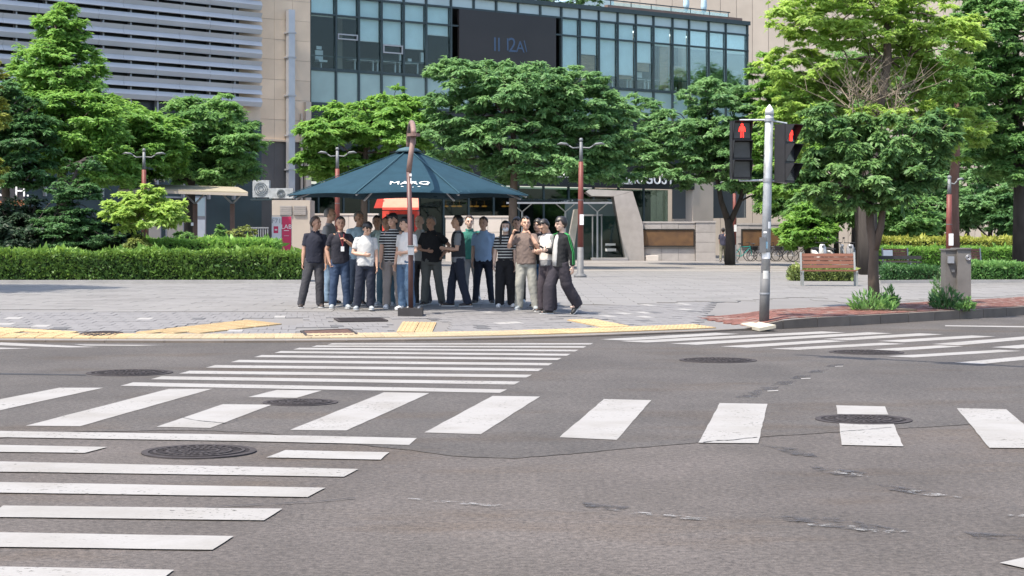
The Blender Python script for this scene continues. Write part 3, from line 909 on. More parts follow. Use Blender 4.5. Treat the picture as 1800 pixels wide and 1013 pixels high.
# stone stair tower with a dark lower storey and a metal duct
TW = Facade(544, 89.5, 5150)
tower = empty('stone_tower', TW.pt(-2, .3)); tag(tower, 'beige stone clad tower with a grey duct, dark lower storey', 'building')
t0, t1 = TW.t(450), TW.t(545.5)
zlow = TW.z(500, 246)
part('tower_core', TW.slab(t0, t1, .3, 24, -6, -.06), M_CONC, tower)
zz = zlow; r = 0
while zz < 20:
    h = 1.02
    for k in range(3):
        a = t0 + (t1 - t0) * k / 3; b = t0 + (t1 - t0) * (k + 1) / 3
        part('stone_panel', TW.slab(a + .006, b - .006, zz + .006, zz + h - .006, -.05, .0 + random.uniform(-.004, .004)), M_STONE, tower)
    zz += h; r += 1
for k in range(3):
    a = t0 + (t1 - t0) * k / 3; b = t0 + (t1 - t0) * (k + 1) / 3
    part('dark_panel', TW.slab(a + .004, b - .004, .3, zlow - .12, -.05, -.02), M_DARKCLAD, tower)
part('stone_ledge', TW.slab(t0, t1, zlow - .10, zlow, -.05, .12), M_STONE, tower)
td = TW.t(501)
b = MB(); TW.slab(td, td + .36, TW.z(501, 338), TW.z(501, 18), .10, .40, b); dct = part('duct', b, mat('galvanised_duct', (.42, .43, .46), .4, .06, 2, metal=.6), tower)
for py in (60, 103, 170, 240, 300): part('duct_bracket', TW.slab(td - .06, td + .42, TW.z(501, py), TW.z(501, py) + .08, .0, .43), M_STEEL, dct)
part('pale_pipe', TW.slab(TW.t(527), TW.t(530), 2.5, TW.z(528, 200), .05, .15), M_STONE2, tower)
part('pale_post', TW.slab(TW.t(534), TW.t(543), 2.5, TW.z(540, 180), .02, .25), M_STONE2, tower)

# louvred building at the left
LV = Facade(462, 86.0, 4200)
louvre = empty('louvred_building', LV.pt(-9, .3)); tag(louvre, 'building faced with long folded blue grey metal louvres at upper left', 'building')
M_BLADE = mat('louvre_metal', (.40, .42, .445), .55, .08, .5, metal=.0, spec=.4)
tl0 = LV.t(-160); tl1 = LV.t(462)
part('rear_glazing', LV.slab(tl0, LV.t(432), 3.5, 26, -.75, -.6), M_DARKNAVY, louvre)
part('rear_wall', LV.slab(LV.t(432), LV.t(470), 3.5, 26, -.75, -.6), M_STONE, louvre)
k = 0
ry = 188.0
while True:
    zb = LV.z(462, ry); ztp = LV.z(462, ry - 15.4)
    if zb > 21: break
    zm = (zb + ztp) / 2
    prof = [(-.12, zb), (-.01, zm), (-.12, ztp), (-.22, ztp), (-.22, zb)] if k % 2 == 0 else [(-.01, zb), (-.12, zm), (-.01, ztp), (-.24, ztp), (-.24, zb)]
    segs = [tl0 + (tl1 - tl0) * j / 6 + (1.3 if k % 2 and 0 < j < 6 else 0) for j in range(7)]
    for j in range(6):
        bb = MB(); bb.loft([[LV.pt(segs[j] + .006, z, o) for o, z in prof], [LV.pt(segs[j + 1] - .006, z, o) for o, z in prof]])
        part('louvre_blade', bb, M_BLADE, louvre)
    ry -= 21.3; k += 1
for j in range(12):
    t = tl0 + (LV.t(440) - tl0) * (j + .5) / 12
    part('louvre_post', LV.slab(t - .04, t + .04, 3.6, 22, -.5, -.26), M_STEEL, louvre)
# its ground floor
M_TEAL = mat('dark_teal_wall', (.030, .050, .056), .5, .2, .8)
zt0 = LV.z(400, 300)
part('shop_wall', LV.slab(tl0, LV.t(470), .3, zt0 + 2.5, -.75, -.5), M_TEAL, louvre)
for a, b in ((346, 371), (300, 332), (262, 292)):
    w = part('shop_window', LV.slab(LV.t(a), LV.t(b), LV.z(a, 428), LV.z(a, 345), -.5, -.44), M_STEEL, louvre)
    part('curtain', LV.slab(LV.t(a) + .08, LV.t(b) - .08, LV.z(a, 425), LV.z(a, 386), -.44, -.41), M_WHITEM if a == 346 else M_STONE2, w)
    part('pane', LV.slab(LV.t(a) + .08, LV.t(b) - .08, LV.z(a, 380), LV.z(a, 348), -.44, -.41), M_SPAN if a == 346 else M_DARKNAVY, w)
for body, px, py, sz in (('- JL', 236, 313, .62), ('NARV', 280, 314, .62), ('-', 326, 312, .7), ('-', 362, 316, 1.0)):
    text(body, sz * .8, M_STONE2, louvre, frame(LV.pt(LV.t(px), LV.z(px, py), -.40), LV.d, (0, 0, 1)), extrude=.03)
# sign board at far left
sg = empty('shop_sign', W(20, 352, 71)); tag(sg, 'dark shop sign board with white capital letters at the left edge', 'sign')
b = MB(); b.hexa([W(-90, 352, 71), W(44, 352, 71), W(44, 352, 71.2), W(-90, 352, 71.2), W(-90, 323, 71), W(44, 323, 71), W(44, 323, 71.2), W(-90, 323, 71.2)]); part('board', b, mat('sign_black', (.03, .03, .035), .5, .1, 2), sg)
b = MB(); b.hexa([W(-90, 362, 70.9), W(44, 362, 70.9), W(44, 362, 71.3), W(-90, 362, 71.3), W(-90, 353, 70.9), W(44, 353, 70.9), W(44, 353, 71.3), W(-90, 353, 71.3)]); part('orange_band', b, mat('orange_band', (.35, .13, .06), .6, .1, 2), sg)
text('NO H.', .66, M_LETTER, sg, frame(W(12, 337, 70.97), (1, 0, 0), (0, 0, 1)), extrude=.02)
b = MB()
for px in (-60, 30): b.tube([W(px, 352, 71.25) , Vector((W(px, 0, 71.25).x, 71.25, .3))], .06, 6)
part('sign_post', b, M_MULL, sg)

# pale stone building behind, seen over the roof terrace and through the right hand trees
ST = Facade(1600, 122.0, 60000)
stone_b = empty('stone_building', ST.pt(0, .3)); tag(stone_b, 'pale stone building with vertical joints behind the right hand trees', 'building')
sa, sb_ = ST.t(1040), ST.t(1990)
part('core_wall', ST.slab(sa, sb_, .3, 27, -4, -.06), M_CONC, stone_b)
n = 34
for k in range(n):
    a = sa + (sb_ - sa) * k / n; b = sa + (sb_ - sa) * (k + 1) / n
    for z0, z1 in ((.4, 6.4), (6.4, 13), (13, 19.6), (19.6, 26.5)):
        part('stone_panel', ST.slab(a + .015, b - .015, z0 + .015, z1 - .015, -.05, random.uniform(-.004, .006)), M_STONE2, stone_b)

# ------------------------------------------------------------------ low structures in front of the offices
def wbox(px0, px1, py0, py1, Y, depth, mb=None):
    """upright box whose front face at depth Y spans the given photo rectangle; py0 is the bottom edge"""
    mb = mb or MB(); a, b, c, d = W(px0, py0, Y), W(px1, py0, Y), W(px1, py1, Y), W(px0, py1, Y)
    y2 = Vector((0, depth, 0))
    return mb.hexa([a, b, b + y2, a + y2, d, c, c + y2, d + y2])
M_CREAM = mat('cream_stone', (.52, .47, .42), .8, .06, 1.2, rnd=.04)
M_GRANITE = mat('grey_granite', (.33, .305, .285), .8, .1, 2.5, bump=.15, bscale=40, rnd=.08)
def block_wall(name, px0, px1, pyb, pyt, Y, label, m, cols, rows, depth=.5, cat='wall'):
    e = empty(name, Vector((W((px0 + px1) / 2, pyb, Y).x, Y, PZ(W((px0 + px1) / 2, 0, Y).x, Y)))); tag(e, label, cat)
    a, b = W(px0, pyb, Y), W(px1, pyt, Y); z0 = e.location.z - .05; z1 = b.z
    core = MB(); core.box(((a.x + b.x) / 2, Y + depth / 2 + .01, (z0 + z1) / 2 - .01), (b.x - a.x - .02, depth - .02, z1 - z0 - .02)); part('wall_core', core, M_BED, e)
    for r in range(rows):
        for c in range(cols):
            x0 = a.x + (b.x - a.x) * c / cols; x1 = a.x + (b.x - a.x) * (c + 1) / cols
            w0 = z0 + (z1 - z0) * r / rows; w1 = z0 + (z1 - z0) * (r + 1) / rows
            bb = MB(); bb.box(((x0 + x1) / 2, Y + .05 - .0, (w0 + w1) / 2), (x1 - x0 - .016, .14 + random.uniform(-.01, .01), w1 - w0 - .016)); part('stone_block', bb, m, e)
    cp = MB(); cp.box(((a.x + b.x) / 2, Y + depth / 2, z1 + .03), (b.x - a.x + .06, depth + .1, .09)); part('coping', cp, m, e)
    return e
block_wall('low_wall', 511, 664, 458, 378, 86.5, 'cream stone wall behind the left half of the crowd', M_CREAM, 6, 3)
block_wall('low_wall', 783, 907, 457, 382, 86.5, 'cream stone wall behind the right half of the crowd', M_CREAM, 5, 3)
Ym = P(1180, 459).y
mw = block_wall('monument_wall', 1104, 1222, 459, 392, Ym, 'grey stone wall carrying a wide bronze plaque, left of the two', M_GRANITE, 4, 3, .6)
e2 = block_wall('stone_pier', 1223, 1258, 459, 391, Ym - .25, 'sunlit square stone pier at the end of the plaque wall', M_GRANITE, 1, 4, 1.6, 'pier')
mw2 = block_wall('monument_wall', 1290, 1423, 459, 395, Ym + 1.0, 'shaded stone wall with a dark plaque behind the parked bicycles', M_GRANITE, 5, 3, .6)
M_BRONZE = mat('bronze_plaque', (.075, .042, .024), .5, .35, 2.2, col2=(.15, .082, .036)); M_BFRAME = mat('plaque_frame', (.025, .022, .02), .5, .1, 3)
for e, a, b, Yp in ((mw, 1128, 1221, Ym), (mw2, 1303, 1387, Ym + 1.0)):
    part('plaque', wbox(a + 2, b - 2, 432, 405, Yp - .10, .10), M_BRONZE, e)
    f = MB()
    for q in ((a, b, 434.2, 432.2), (a, b, 404.6, 402.6), (a, a + 2, 432.2, 404.6), (b - 2, b, 432.2, 404.6)): wbox(*q, Yp - .14, .12, f)
    part('plaque_frame', f, M_BFRAME, e)
# concrete entrance frame with glass doors
Ye = Ym - .4
ent = empty('entrance_frame', Vector((W(1060, 0, Ye).x, Ye, .5))); tag(ent, 'slanted concrete entrance frame with glass doors beside the plaque wall', 'entrance')
def wprism(poly, Y, depth, mb=None):
    mb = mb or MB(); n = len(poly); a = [W(x, y, Y) for x, y in poly]; b = [p + Vector((0, depth, 0)) for p in a]
    return mb.add(a + b, [tuple(range(n)), tuple(reversed(range(n, 2 * n)))] + [((i + 1) % n, i, n + i, n + (i + 1) % n) for i in range(n)])
part('right_leg', wprism([(1130, 394), (1112, 336.5), (1079, 346), (1100, 459), (1133, 459)], Ye, 2.6), M_GRANITE, ent)
part('lintel', wprism([(1111.5, 336), (1036, 333), (1030, 337), (1040, 344.5), (1080, 345.5)], Ye, 2.6), M_GRANITE, ent)
part('left_leg', wprism([(1010, 368), (1019, 368), (1006, 459), (993, 459)], Ye + .3, 2.2), M_GRANITE, ent)
part('lobby_wall', wbox(993, 1100, 459, 350, Ye + 3.5, .2), M_TEAL, ent)
for a, b in ((1022, 1040), (1043, 1056), (1059, 1098)):
    part('glass_door', wbox(a, b, 456, 380, Ye + 1.4, .03), glass_mat('shop_glass', (.42, .52, .50), .02), ent)
f = MB()
for px in (1021, 1041.5, 1057.5): wbox(px - 1, px + 1, 456, 378, Ye + 1.35, .1, f)
wbox(1020, 1059, 380, 377, Ye + 1.33, .12, f); part('door_frame', f, M_STEEL, ent)
part('door_notice', wbox(1064, 1083, 442, 437, Ye + 1.36, .02), M_WHITEM, ent)
part('door_notice', wbox(1064, 1082, 432, 428, Ye + 1.36, .02), M_WHITEM, ent)
part('threshold_step', wbox(1040, 1104, 459.5, 453.5, Ye - 1.0, 1.2), M_CREAM, ent)
# glass canopy left of the entrance
Yc = Ye - 2.0
can = empty('glass_canopy', Vector((W(985, 0, Yc).x, Yc, .5))); tag(can, 'flat glass entrance canopy on thin steel struts', 'canopy')
for k in range(4):
    a = 892 + k * 45
    b = MB(); p, q = W(a + 1, 357, Yc), W(a + 44, 357, Yc); d = Vector((0, 2.2, .25)); h = Vector((0, 0, .03)); b.hexa([p, q, q + d, p + d, p + h, q + h, q + d + h, p + d + h]); part('glass_sheet', b, glass_mat('canopy_glass', (.62, .66, .62), .12), can)
b = MB(); b.bar(W(890, 357, Yc) - Vector((0, .04, 0)), W(1076, 357, Yc) - Vector((0, .04, 0)), .09); part('front_beam', b, M_STEEL, can)
for px in (918, 995, 1052):
    b = MB(); base = Vector((W(px, 0, Yc).x, Yc + 1.2, .5)); top = Vector((base.x, base.y, W(px, 372, Yc).z)); b.tube([base, top], .05, 8)
    for sx in (-.55, .55): b.tube([top, Vector((top.x + sx, Yc + .9, W(px, 356.5, Yc).z))], .03, 6)
    part('strut_post', b, M_STEEL, can)

# red kiosk behind the crowd
Yk = 82.0
ki = empty('red_kiosk', Vector((W(697, 0, Yk).x, Yk, PZ(W(697, 0, Yk).x, Yk)))); tag(ki, 'small red kiosk with a red awning behind the crowd', 'kiosk')
M_RED = mat('red_canvas', (.62, .07, .05), .7, .1, 3); M_REDF = mat('faded_red_canvas', (.72, .23, .16), .75, .1, 3)
b = MB(); aw = [W(675, 348, Yk - .1), W(735, 347, Yk - .1), W(736, 366, Yk - .9), W(672, 366, Yk - .9)]; h = Vector((0, 0, .04)); b.hexa([aw[3], aw[2], aw[1], aw[0]] + [p + h for p in (aw[3], aw[2], aw[1], aw[0])]); part('awning', b, M_REDF, ki)
b = MB(); b.add([W(675, 348, Yk - .1), W(658, 366, Yk - .9), W(672, 366, Yk - .9), W(664, 350, Yk + .1)], [(0, 3, 1, 2)]); part('awning_side', wprism([(671.5, 366), (657, 366), (663, 350), (674, 348)], Yk - .5, .1), M_RED, ki)
part('valance', wbox(672, 736, 369.5, 366.2, Yk - .92, .04), M_RED, ki)
part('kiosk_body', wbox(672, 734, 460, 371, Yk, 1.6), M_RED, ki)
part('kiosk_window', wbox(679, 728, 415, 377, Yk - .03, .03), M_DARKNAVY, ki)
part('counter', wbox(670, 736, 420, 417, Yk - .35, .35), M_WHITEM, ki)
# two standing banners at the end of the hedge
M_BWHITE = mat('banner_white', (.66, .66, .66), .7, .04, 2); M_BPINK = mat('banner_crimson', (.56, .045, .11), .7, .04, 2); M_BGREY = mat('banner_grey_print', (.25, .26, .28), .7, .1, 9)
Yb = 72.0
for px0, px1, mm, lb in ((478, 494.5, M_BWHITE, 'white standing banner with a red square mark, beside the crimson one'), (495.5, 512, M_BPINK, 'crimson standing banner with white lettering beside the hedge')):
    e = empty('standing_banner', Vector((W(px0 + 8, 0, Yb).x, Yb, PZ(W(px0 + 8, 0, Yb).x, Yb)))); tag(e, lb, 'banner')
    part('banner_sheet', wbox(px0, px1, 452, 381, Yb, .03), mm, e)
    f = MB(); 
    for q in ((px0 - .6, px0, 462, 380), (px1, px1 + .6, 462, 380), (px0 - .6, px1 + .6, 380, 379), (px0 - .6, px1 + .6, 453, 452)): wbox(*q, Yb + .005, .04, f)
    wbox(px0, px1, 462, 460.5, Yb - .2, .45, f); part('stand', f, M_STEEL, e)
    if mm is M_BWHITE:
        part('red_mark', wbox(481, 489, 410, 398, Yb - .008, .007), M_BPINK, e)
        part('arrow_mark', wbox(483, 487.4, 405.4, 402.8, Yb - .014, .006), M_BWHITE, e)
        text('F71', .28, M_BGREY, e, frame(W(486, 389, Yb - .01), (1, 0, 0), (0, 0, 1)), extrude=.002)
        b = MB(); b.ell(W(486.5, 427, Yb), (.18, .012, .10), 14, 6); part('printed_picture', b, M_BGREY, e)
    else:
        text('LAB', .26, M_LETTER, e, frame(W(503.5, 399, Yb - .01), (1, 0, 0), (0, 0, 1)), extrude=.002)
        part('printed_line', wbox(499, 508, 406, 405, Yb - .008, .006), M_LETTER, e)
        part('printed_line', wbox(499, 508, 415, 414.4, Yb - .008, .006), M_BWHITE, e)
# air conditioners on the shed roof and the shed itself
sh = empty('service_shed', Vector((W(510, 0, 84).x, 84, .5))); tag(sh, 'low pale service shed with grey shutters at the foot of the tower', 'shed')
part('shed_wall', wbox(478, 545, 460, 352, 84, 2.0), M_STONE2, sh)
for a, b_ in ((492, 513), (516, 538)):
    s_ = part('shutter', wbox(a, b_, 378, 362, 83.95, .05), M_CONC, sh)
    for j in range(5): part('shutter_slat', wbox(a + .5, b_ - .5, 377.5 - j * 3.1, 375.2 - j * 3.1, 83.92, .03), M_GRANITE, s_)
for (a, b_, y0, y1, lb) in ((444, 473, 348, 317, 'tall grey air conditioner unit on the dark wall bracket'), (473, 515, 350, 331, 'long weathered air conditioner unit on the shed roof')):
    e = empty('air_conditioner', W((a + b_) / 2, y0, 84.2)); tag(e, lb, 'air conditioner')
    part('casing', wbox(a, b_, y0 - 1, y1, 84.2, .5), mat('ac_casing', (.36, .38, .38), .6, .3, 4), e)
    b = MB(); c = W((a + b_) / 2, (y0 + y1) / 2, 84.18); r_ = (y0 - y1) / F * 84 * .36
    for rr in (r_, r_ * .7, r_ * .4): b.tube([c + Vector((rr * math.cos(w), 0, rr * math.sin(w))) for w in np.linspace(0, 6.2832, 15)], .012, 5, cap=False)
    part('fan_grille', b, M_MULL, e)
    for px in (a + 4, b_ - 4): part('foot', wbox(px - 1.5, px + 1.5, y0 + 1.2, y0 - 1, 84.2, .4), M_MULL, e)
b = MB(); wbox(440, 478, 352.5, 349.5, 84.1, .7, b); o = solo('bracket_shelf', b, M_MULL, 'dark steel shelf under the tall air conditioner', 'shelf')
fe = empty('railing', Vector((W(452, 0, 76).x, 76, .5))); tag(fe, 'short pale metal railing behind the second hedge', 'railing')
for k in range(9): part('baluster', wbox(437 + k * 4.1, 438.6 + k * 4.1, 445, 402, 76, .04), M_STEEL, fe)
part('rail_top', wbox(435, 472, 401.8, 399.5, 75.98, .08), M_STEEL, fe); part('rail_bottom', wbox(435, 472, 446, 445, 75.98, .08), M_STEEL, fe)
# bench shelter with a pale roof
Ys = 66.0
pv = empty('shelter', Vector((W(330, 0, Ys).x, Ys, PZ(W(330, 0, Ys).x, Ys)))); tag(pv, 'bench shelter with a pale flat roof on forked brown posts', 'shelter')
M_ROOF = mat('shelter_roof', (.30, .27, .20), .7, .1, 2); M_BROWN = mat('brown_post', (.11, .065, .05), .6, .15, 4)
rf = MB(); a, b_, c, d = W(208, 334, Ys - .3), W(436, 341, Ys - .3), W(418, 332, Ys + 2.2), W(222, 326, Ys + 2.2); h = Vector((0, 0, .07)); rf.hexa([a, b_, c, d] + [p + h for p in (a, b_, c, d)]); part('roof', rf, M_ROOF, pv)
rb = MB(); rb.bar(a - Vector((0, .03, .03)), b_ - Vector((0, .03, .03)), .07, .10); part('roof_edge', rb, M_STONE2, pv)
for k in range(6):
    p = a.lerp(b_, (k + .5) / 6); q = d.lerp(c, (k + .5) / 6); b = MB(); b.bar(p - Vector((0, 0, .04)), q - Vector((0, 0, .04)), .05, .06); part('rafter', b, M_ROOF, pv)
for px in (251, 338, 404):
    zt_ = W(px, 358, Ys).z; x = W(px, 0, Ys).x; z0 = PZ(x, Ys)
    b = MB(); b.box((x, Ys + .6, (z0 + zt_) / 2), (.16, .16, zt_ - z0)); po = part('post', b, M_BROWN, pv)
    b = MB()
    for sx in (-.42, .42): b.tube([(x, Ys + .6, zt_), (x + sx, Ys + .5, W(px, 338.5, Ys).z)], .04, 6)
    part('fork', b, M_STEEL, po)
    if px == 338: part('notice', wbox(335.6, 340, 397, 391.5, Ys + .48, .02), M_WHITEM, po)
for k in range(4):
    b = MB(); p = W(262, 425, Ys + .9); b.box(((W(262, 0, Ys).x + W(395, 0, Ys).x) / 2, Ys + .8 + k * .12, PZ(0, Ys) + .5), (W(395, 0, Ys).x - W(262, 0, Ys).x, .1, .04)); part('seat_slat', b, M_BROWN, pv)

# ================================================================== CROSSING PARASOL
M_CANOPY = mat('teal_canvas', (.0175, .046, .066), .9, .10, 4, bump=.5, bscale=9, spec=.15)
M_POLE = mat('maroon_pole', (.085, .038, .034), .5, .2, 5, spec=.5)
M_RUSTP = mat('faded_brown_pole', (.19, .12, .10), .6, .2, 6)
pb = P(722, 555)
PY = pb.y
par = empty('crossing_parasol', pb); tag(par, 'big dark teal crossing parasol on a maroon pole over the waiting crowd', 'parasol')
b = MB(); b.box((pb.x, PY, pb.z + .07), (.44, .40, .14)); part('base_plate', b, mat('base_dark', (.035, .032, .032), .6, .2, 6), par)
b = MB()
for i in (-1, 1):
    for j in (-1, 1): b.tube([(pb.x + i * .15, PY + j * .14, pb.z + .14), (pb.x + i * .15, PY + j * .14, pb.z + .17)], .02, 6)
part('anchor_bolts', b, M_STEEL, par)
kx = lambda px, Y: (px - CX) / F * Y
zz = lambda py, Y: CH + (HY - py) / F * Y
p_top = Vector((kx(727, PY), PY, zz(238, PY)))
p_mid = Vector((kx(718.5, PY), PY, zz(300, PY)))
b = MB(); b.tube([(pb.x, PY, pb.z + .14), (pb.x, PY, pb.z + 1.2), p_mid], [.046, .046, .044], 14); part('pole', b, M_POLE, par, True)
b = MB(); b.tube([p_mid - Vector((0, 0, .02)), p_mid.lerp(p_top, .3) , p_top], [.049, .049, .046], 14); part('upper_pole', b, M_RUSTP, par, True)
b = MB(); b.tube([p_top + Vector((0, 0, -.02)), p_top + Vector((0, 0, .03))], .12, 14); b.tube([p_top + Vector((0, .13, -.16)), p_top + Vector((0, .13, .02))], .035, 8); part('collar', b, M_RUSTP, par)
CYp = PY + 2.55
apex = Vector((kx(718, CYp), CYp, zz(262, CYp)))
hub = apex + Vector((0, 0, .02))
arc = [p_top + Vector((0, 0, .02))]
for k in range(1, 13):
    w = math.pi * k / 12
    mid = (p_top + Vector((hub.x, hub.y, p_top.z))) / 2; half = (Vector((hub.x, hub.y, p_top.z)) - p_top) / 2
    arc.append(mid - half * math.cos(w) + Vector((0, 0, .30 * math.sin(w))))
arc.append(hub)
b = MB(); b.tube(arc, [.05] * 6 + [.045] * (len(arc) - 6), 12); part('arch_arm', b, M_RUSTP, par, True)
b = MB(); b.box((pb.x + .01, PY - .07, zz(440, PY)), (.11, .10, .17)); cb = part('crank_box', b, M_STEEL, par)
b = MB(); b.tube([(pb.x - .05, PY - .12, zz(433, PY)), (pb.x + .07, PY - .12, zz(433, PY))], .012, 6); part('crank_handle', b, M_MULL, cb)
b = MB(); b.box((pb.x, PY - .054, zz(308, PY)), (.04, .012, .05)); b.box((pb.x + .005, PY - .054, zz(318, PY)), (.02, .012, .10)); part('peeled_sticker', b, M_WHITEM, par)
Rr = 2.47; zrim = 2.46; zap = apex.z
def can_pt(i, f, drop=0.0):
    w = R(-90 + 25.5 + 45 * i)
    z = zap + (zrim - zap) * (f ** .94)
    return Vector((apex.x + Rr * f * math.cos(w), apex.y + Rr * f * math.sin(w), z - drop))
nf = 9; ng = 8
for i in range(8):
    b = MB(); V0 = {}
    for layer in (0, 1):
        for j in range(nf + 1):
            f = .035 + (1 - .035) * j / nf
            for k in range(ng + 1):
                g_ = k / ng
                a, c = can_pt(i, f), can_pt(i + 1, f)
                p = a.lerp(c, g_)
                sag = math.sin(math.pi * g_)
                p.z += .035 * sag * f - .02 * sag * math.sin(math.pi * f)      # cloth curves up to the rim between the ribs
                if f > .99: p = p + (Vector((apex.x, apex.y, p.z)) - p) * .055 * sag
                p.z -= .006 * layer
                V0[(layer, j, k)] = len(b.v); b.v.append(tuple(p))
    for j in range(nf):
        for k in range(ng):
            b.f.append((V0[0, j, k], V0[0, j + 1, k], V0[0, j + 1, k + 1], V0[0, j, k + 1])); b.f.append((V0[1, j, k + 1], V0[1, j + 1, k + 1], V0[1, j + 1, k], V0[1, j, k]))
    for k in range(ng): b.f.append((V0[0, nf, k], V0[1, nf, k], V0[1, nf, k + 1], V0[0, nf, k + 1]))
    part('canopy_panel', b, M_CANOPY, par, True)
    b = MB(); b.bar(can_pt(i, .06, .05), can_pt(i, .985, .035), .03, .03); rib = part('rib', b, M_STEEL, par)
    b = MB(); b.tube([Vector((apex.x, apex.y, zrim + .25)) + (can_pt(i, .05) - apex) * .6, can_pt(i, .55, .06)], .014, 6); part('stretcher', b, M_STEEL, rib)
    b = MB(); b.bar(can_pt(i, .04, -.012), can_pt(i, 1.0, -.01), .02, .012); part('seam', b, mat('canopy_seam', (.022, .065, .085), .85, .1, 5), par)
b = MB(); b.tube([apex + Vector((0, 0, -.45)), apex + Vector((0, 0, .02))], .055, 10); part('hub', b, M_STEEL, par)
b = MB(); b.tube([apex + Vector((0, 0, -.06)), apex + Vector((0, 0, .0)), apex + Vector((0, 0, .035))], [.27, .19, .07], 16); part('top_cap', b, mat('canvas_cap', (.05, .10, .12), .8, .1, 5), par, True)
# lettering on the front panel
fa, fb = can_pt(-1, .80), can_pt(0, .80)
mid = (fa + fb) / 2; up = ((can_pt(-1, .3) + can_pt(0, .3)) / 2 - mid)
nrm = Vector((1, 0, 0)).cross(up).normalized()
text('MARQ', .23, M_LETTER, par, frame(mid + Vector((kx(720, mid.y) - mid.x, 0, 0)) + nrm * .035, (1, 0, 0), up), extrude=.002, sx=1.15)
text('- .,. -', .20, M_LETTER, par, frame(mid + Vector((kx(722, mid.y) - mid.x, 0, 0)) + nrm * .035 - up.normalized() * .17, (1, 0, 0), up), extrude=.002)

# ================================================================== PEDESTRIAN SIGNAL
M_GALV = mat('galvanised_pole', (.40, .42, .435), .55, .22, 4, metal=.35)
M_GREYP = mat('grey_painted_pole', (.12, .122, .125), .6, .15, 5)
M_BLACK = mat('signal_black', (.016, .016, .018), .5, .15, 6)
M_LENS = mat('dark_lens', (.03, .032, .036), .25, .2, 8, spec=.6)
sb = P(1343, 565)
sig = empty('signal_pole', sb); tag(sig, 'galvanised pedestrian signal pole standing at the corner of the kerb', 'signal pole')
SY = sb.y
ps = lambda px, py: Vector((kx(px, SY), SY, zz(py, SY)))
b = MB(); b.tube([ps(1343, 566), ps(1344.5, 515), ps(1345.5, 480)], [.092, .092, .088], 16); part('lower_pole', b, M_GREYP, sig, True)
b = MB(); b.tube([ps(1345.5, 480), ps(1349, 330), ps(1352.5, 200)], [.085, .08, .076], 16); part('upper_pole', b, M_GALV, sig, True)
b = MB(); b.tube([ps(1352.5, 201), ps(1352.6, 192), ps(1352.8, 184)], [.088, .07, .01], 16); part('pole_cap', b, M_WHITEM, sig, True)
for a_, b_, r_ in ((517.5, 514.5, .10), (320, 314, .094), (214, 208, .09)):
    xb = 1343 + (565 - a_) / 38.5; b = MB(); b.tube([ps(xb, a_), ps(xb, b_)], r_, 16); part('pole_band', b, M_STEEL, sig)
for i, (y0, y1, x0, x1, m_) in enumerate(((455, 444, -1, 1, M_WHITEM), (437, 425, -1, .2, mat('sticker_blue', (.30, .50, .60), .6, .1, 5)), (402, 390, .2, 1, M_WHITEM), (410, 407, -.8, 0, M_WHITEM), (490, 476, -.6, .6, mat('sticker_grey', (.5, .5, .48), .7, .1, 5)))):
    b = MB(); rr = .089; zc = (y0 + y1) / 2; c = ps(1343 + (565 - zc) / 38.5, zc); hh = (y0 - y1) / F * SY
    ring = []
    for z_ in (-hh / 2, hh / 2):
        for k in range(7):
            w = R(-90 + (x0 + (x1 - x0) * k / 6) * 55); b.v.append((c.x + rr * math.cos(w), c.y + rr * math.sin(w), c.z + z_))
    for k in range(6): b.f.append((k, k + 1, k + 8, k + 7))
    part('sticker', b, m_, sig)
b = MB(); b.box(ps(1339.5, 431) + Vector((0, -.09, 0)), (.11, .05, .28)); part('push_button_box', b, M_GREYP, sig)
bp_ = MB(); c = P(1331, 573); q = [P(1299, 569.5), P(1330, 565.5), P(1364, 572), P(1335, 577.5)]
bp_.hexa([(p.x, p.y, p.z - .05) for p in (q[3], q[2], q[1], q[0])] + [(p.x, p.y, p.z + .006) for p in (q[3], q[2], q[1], q[0])])
solo('pavement_plate', bp_, mat('cream_plate', (.42, .385, .30), .7, .08, 3), 'cream square plate laid in the pavement at the signal pole', 'plate')
M_REDL = emit_mat('red_lamp', (1.0, .03, .02), 1.6)
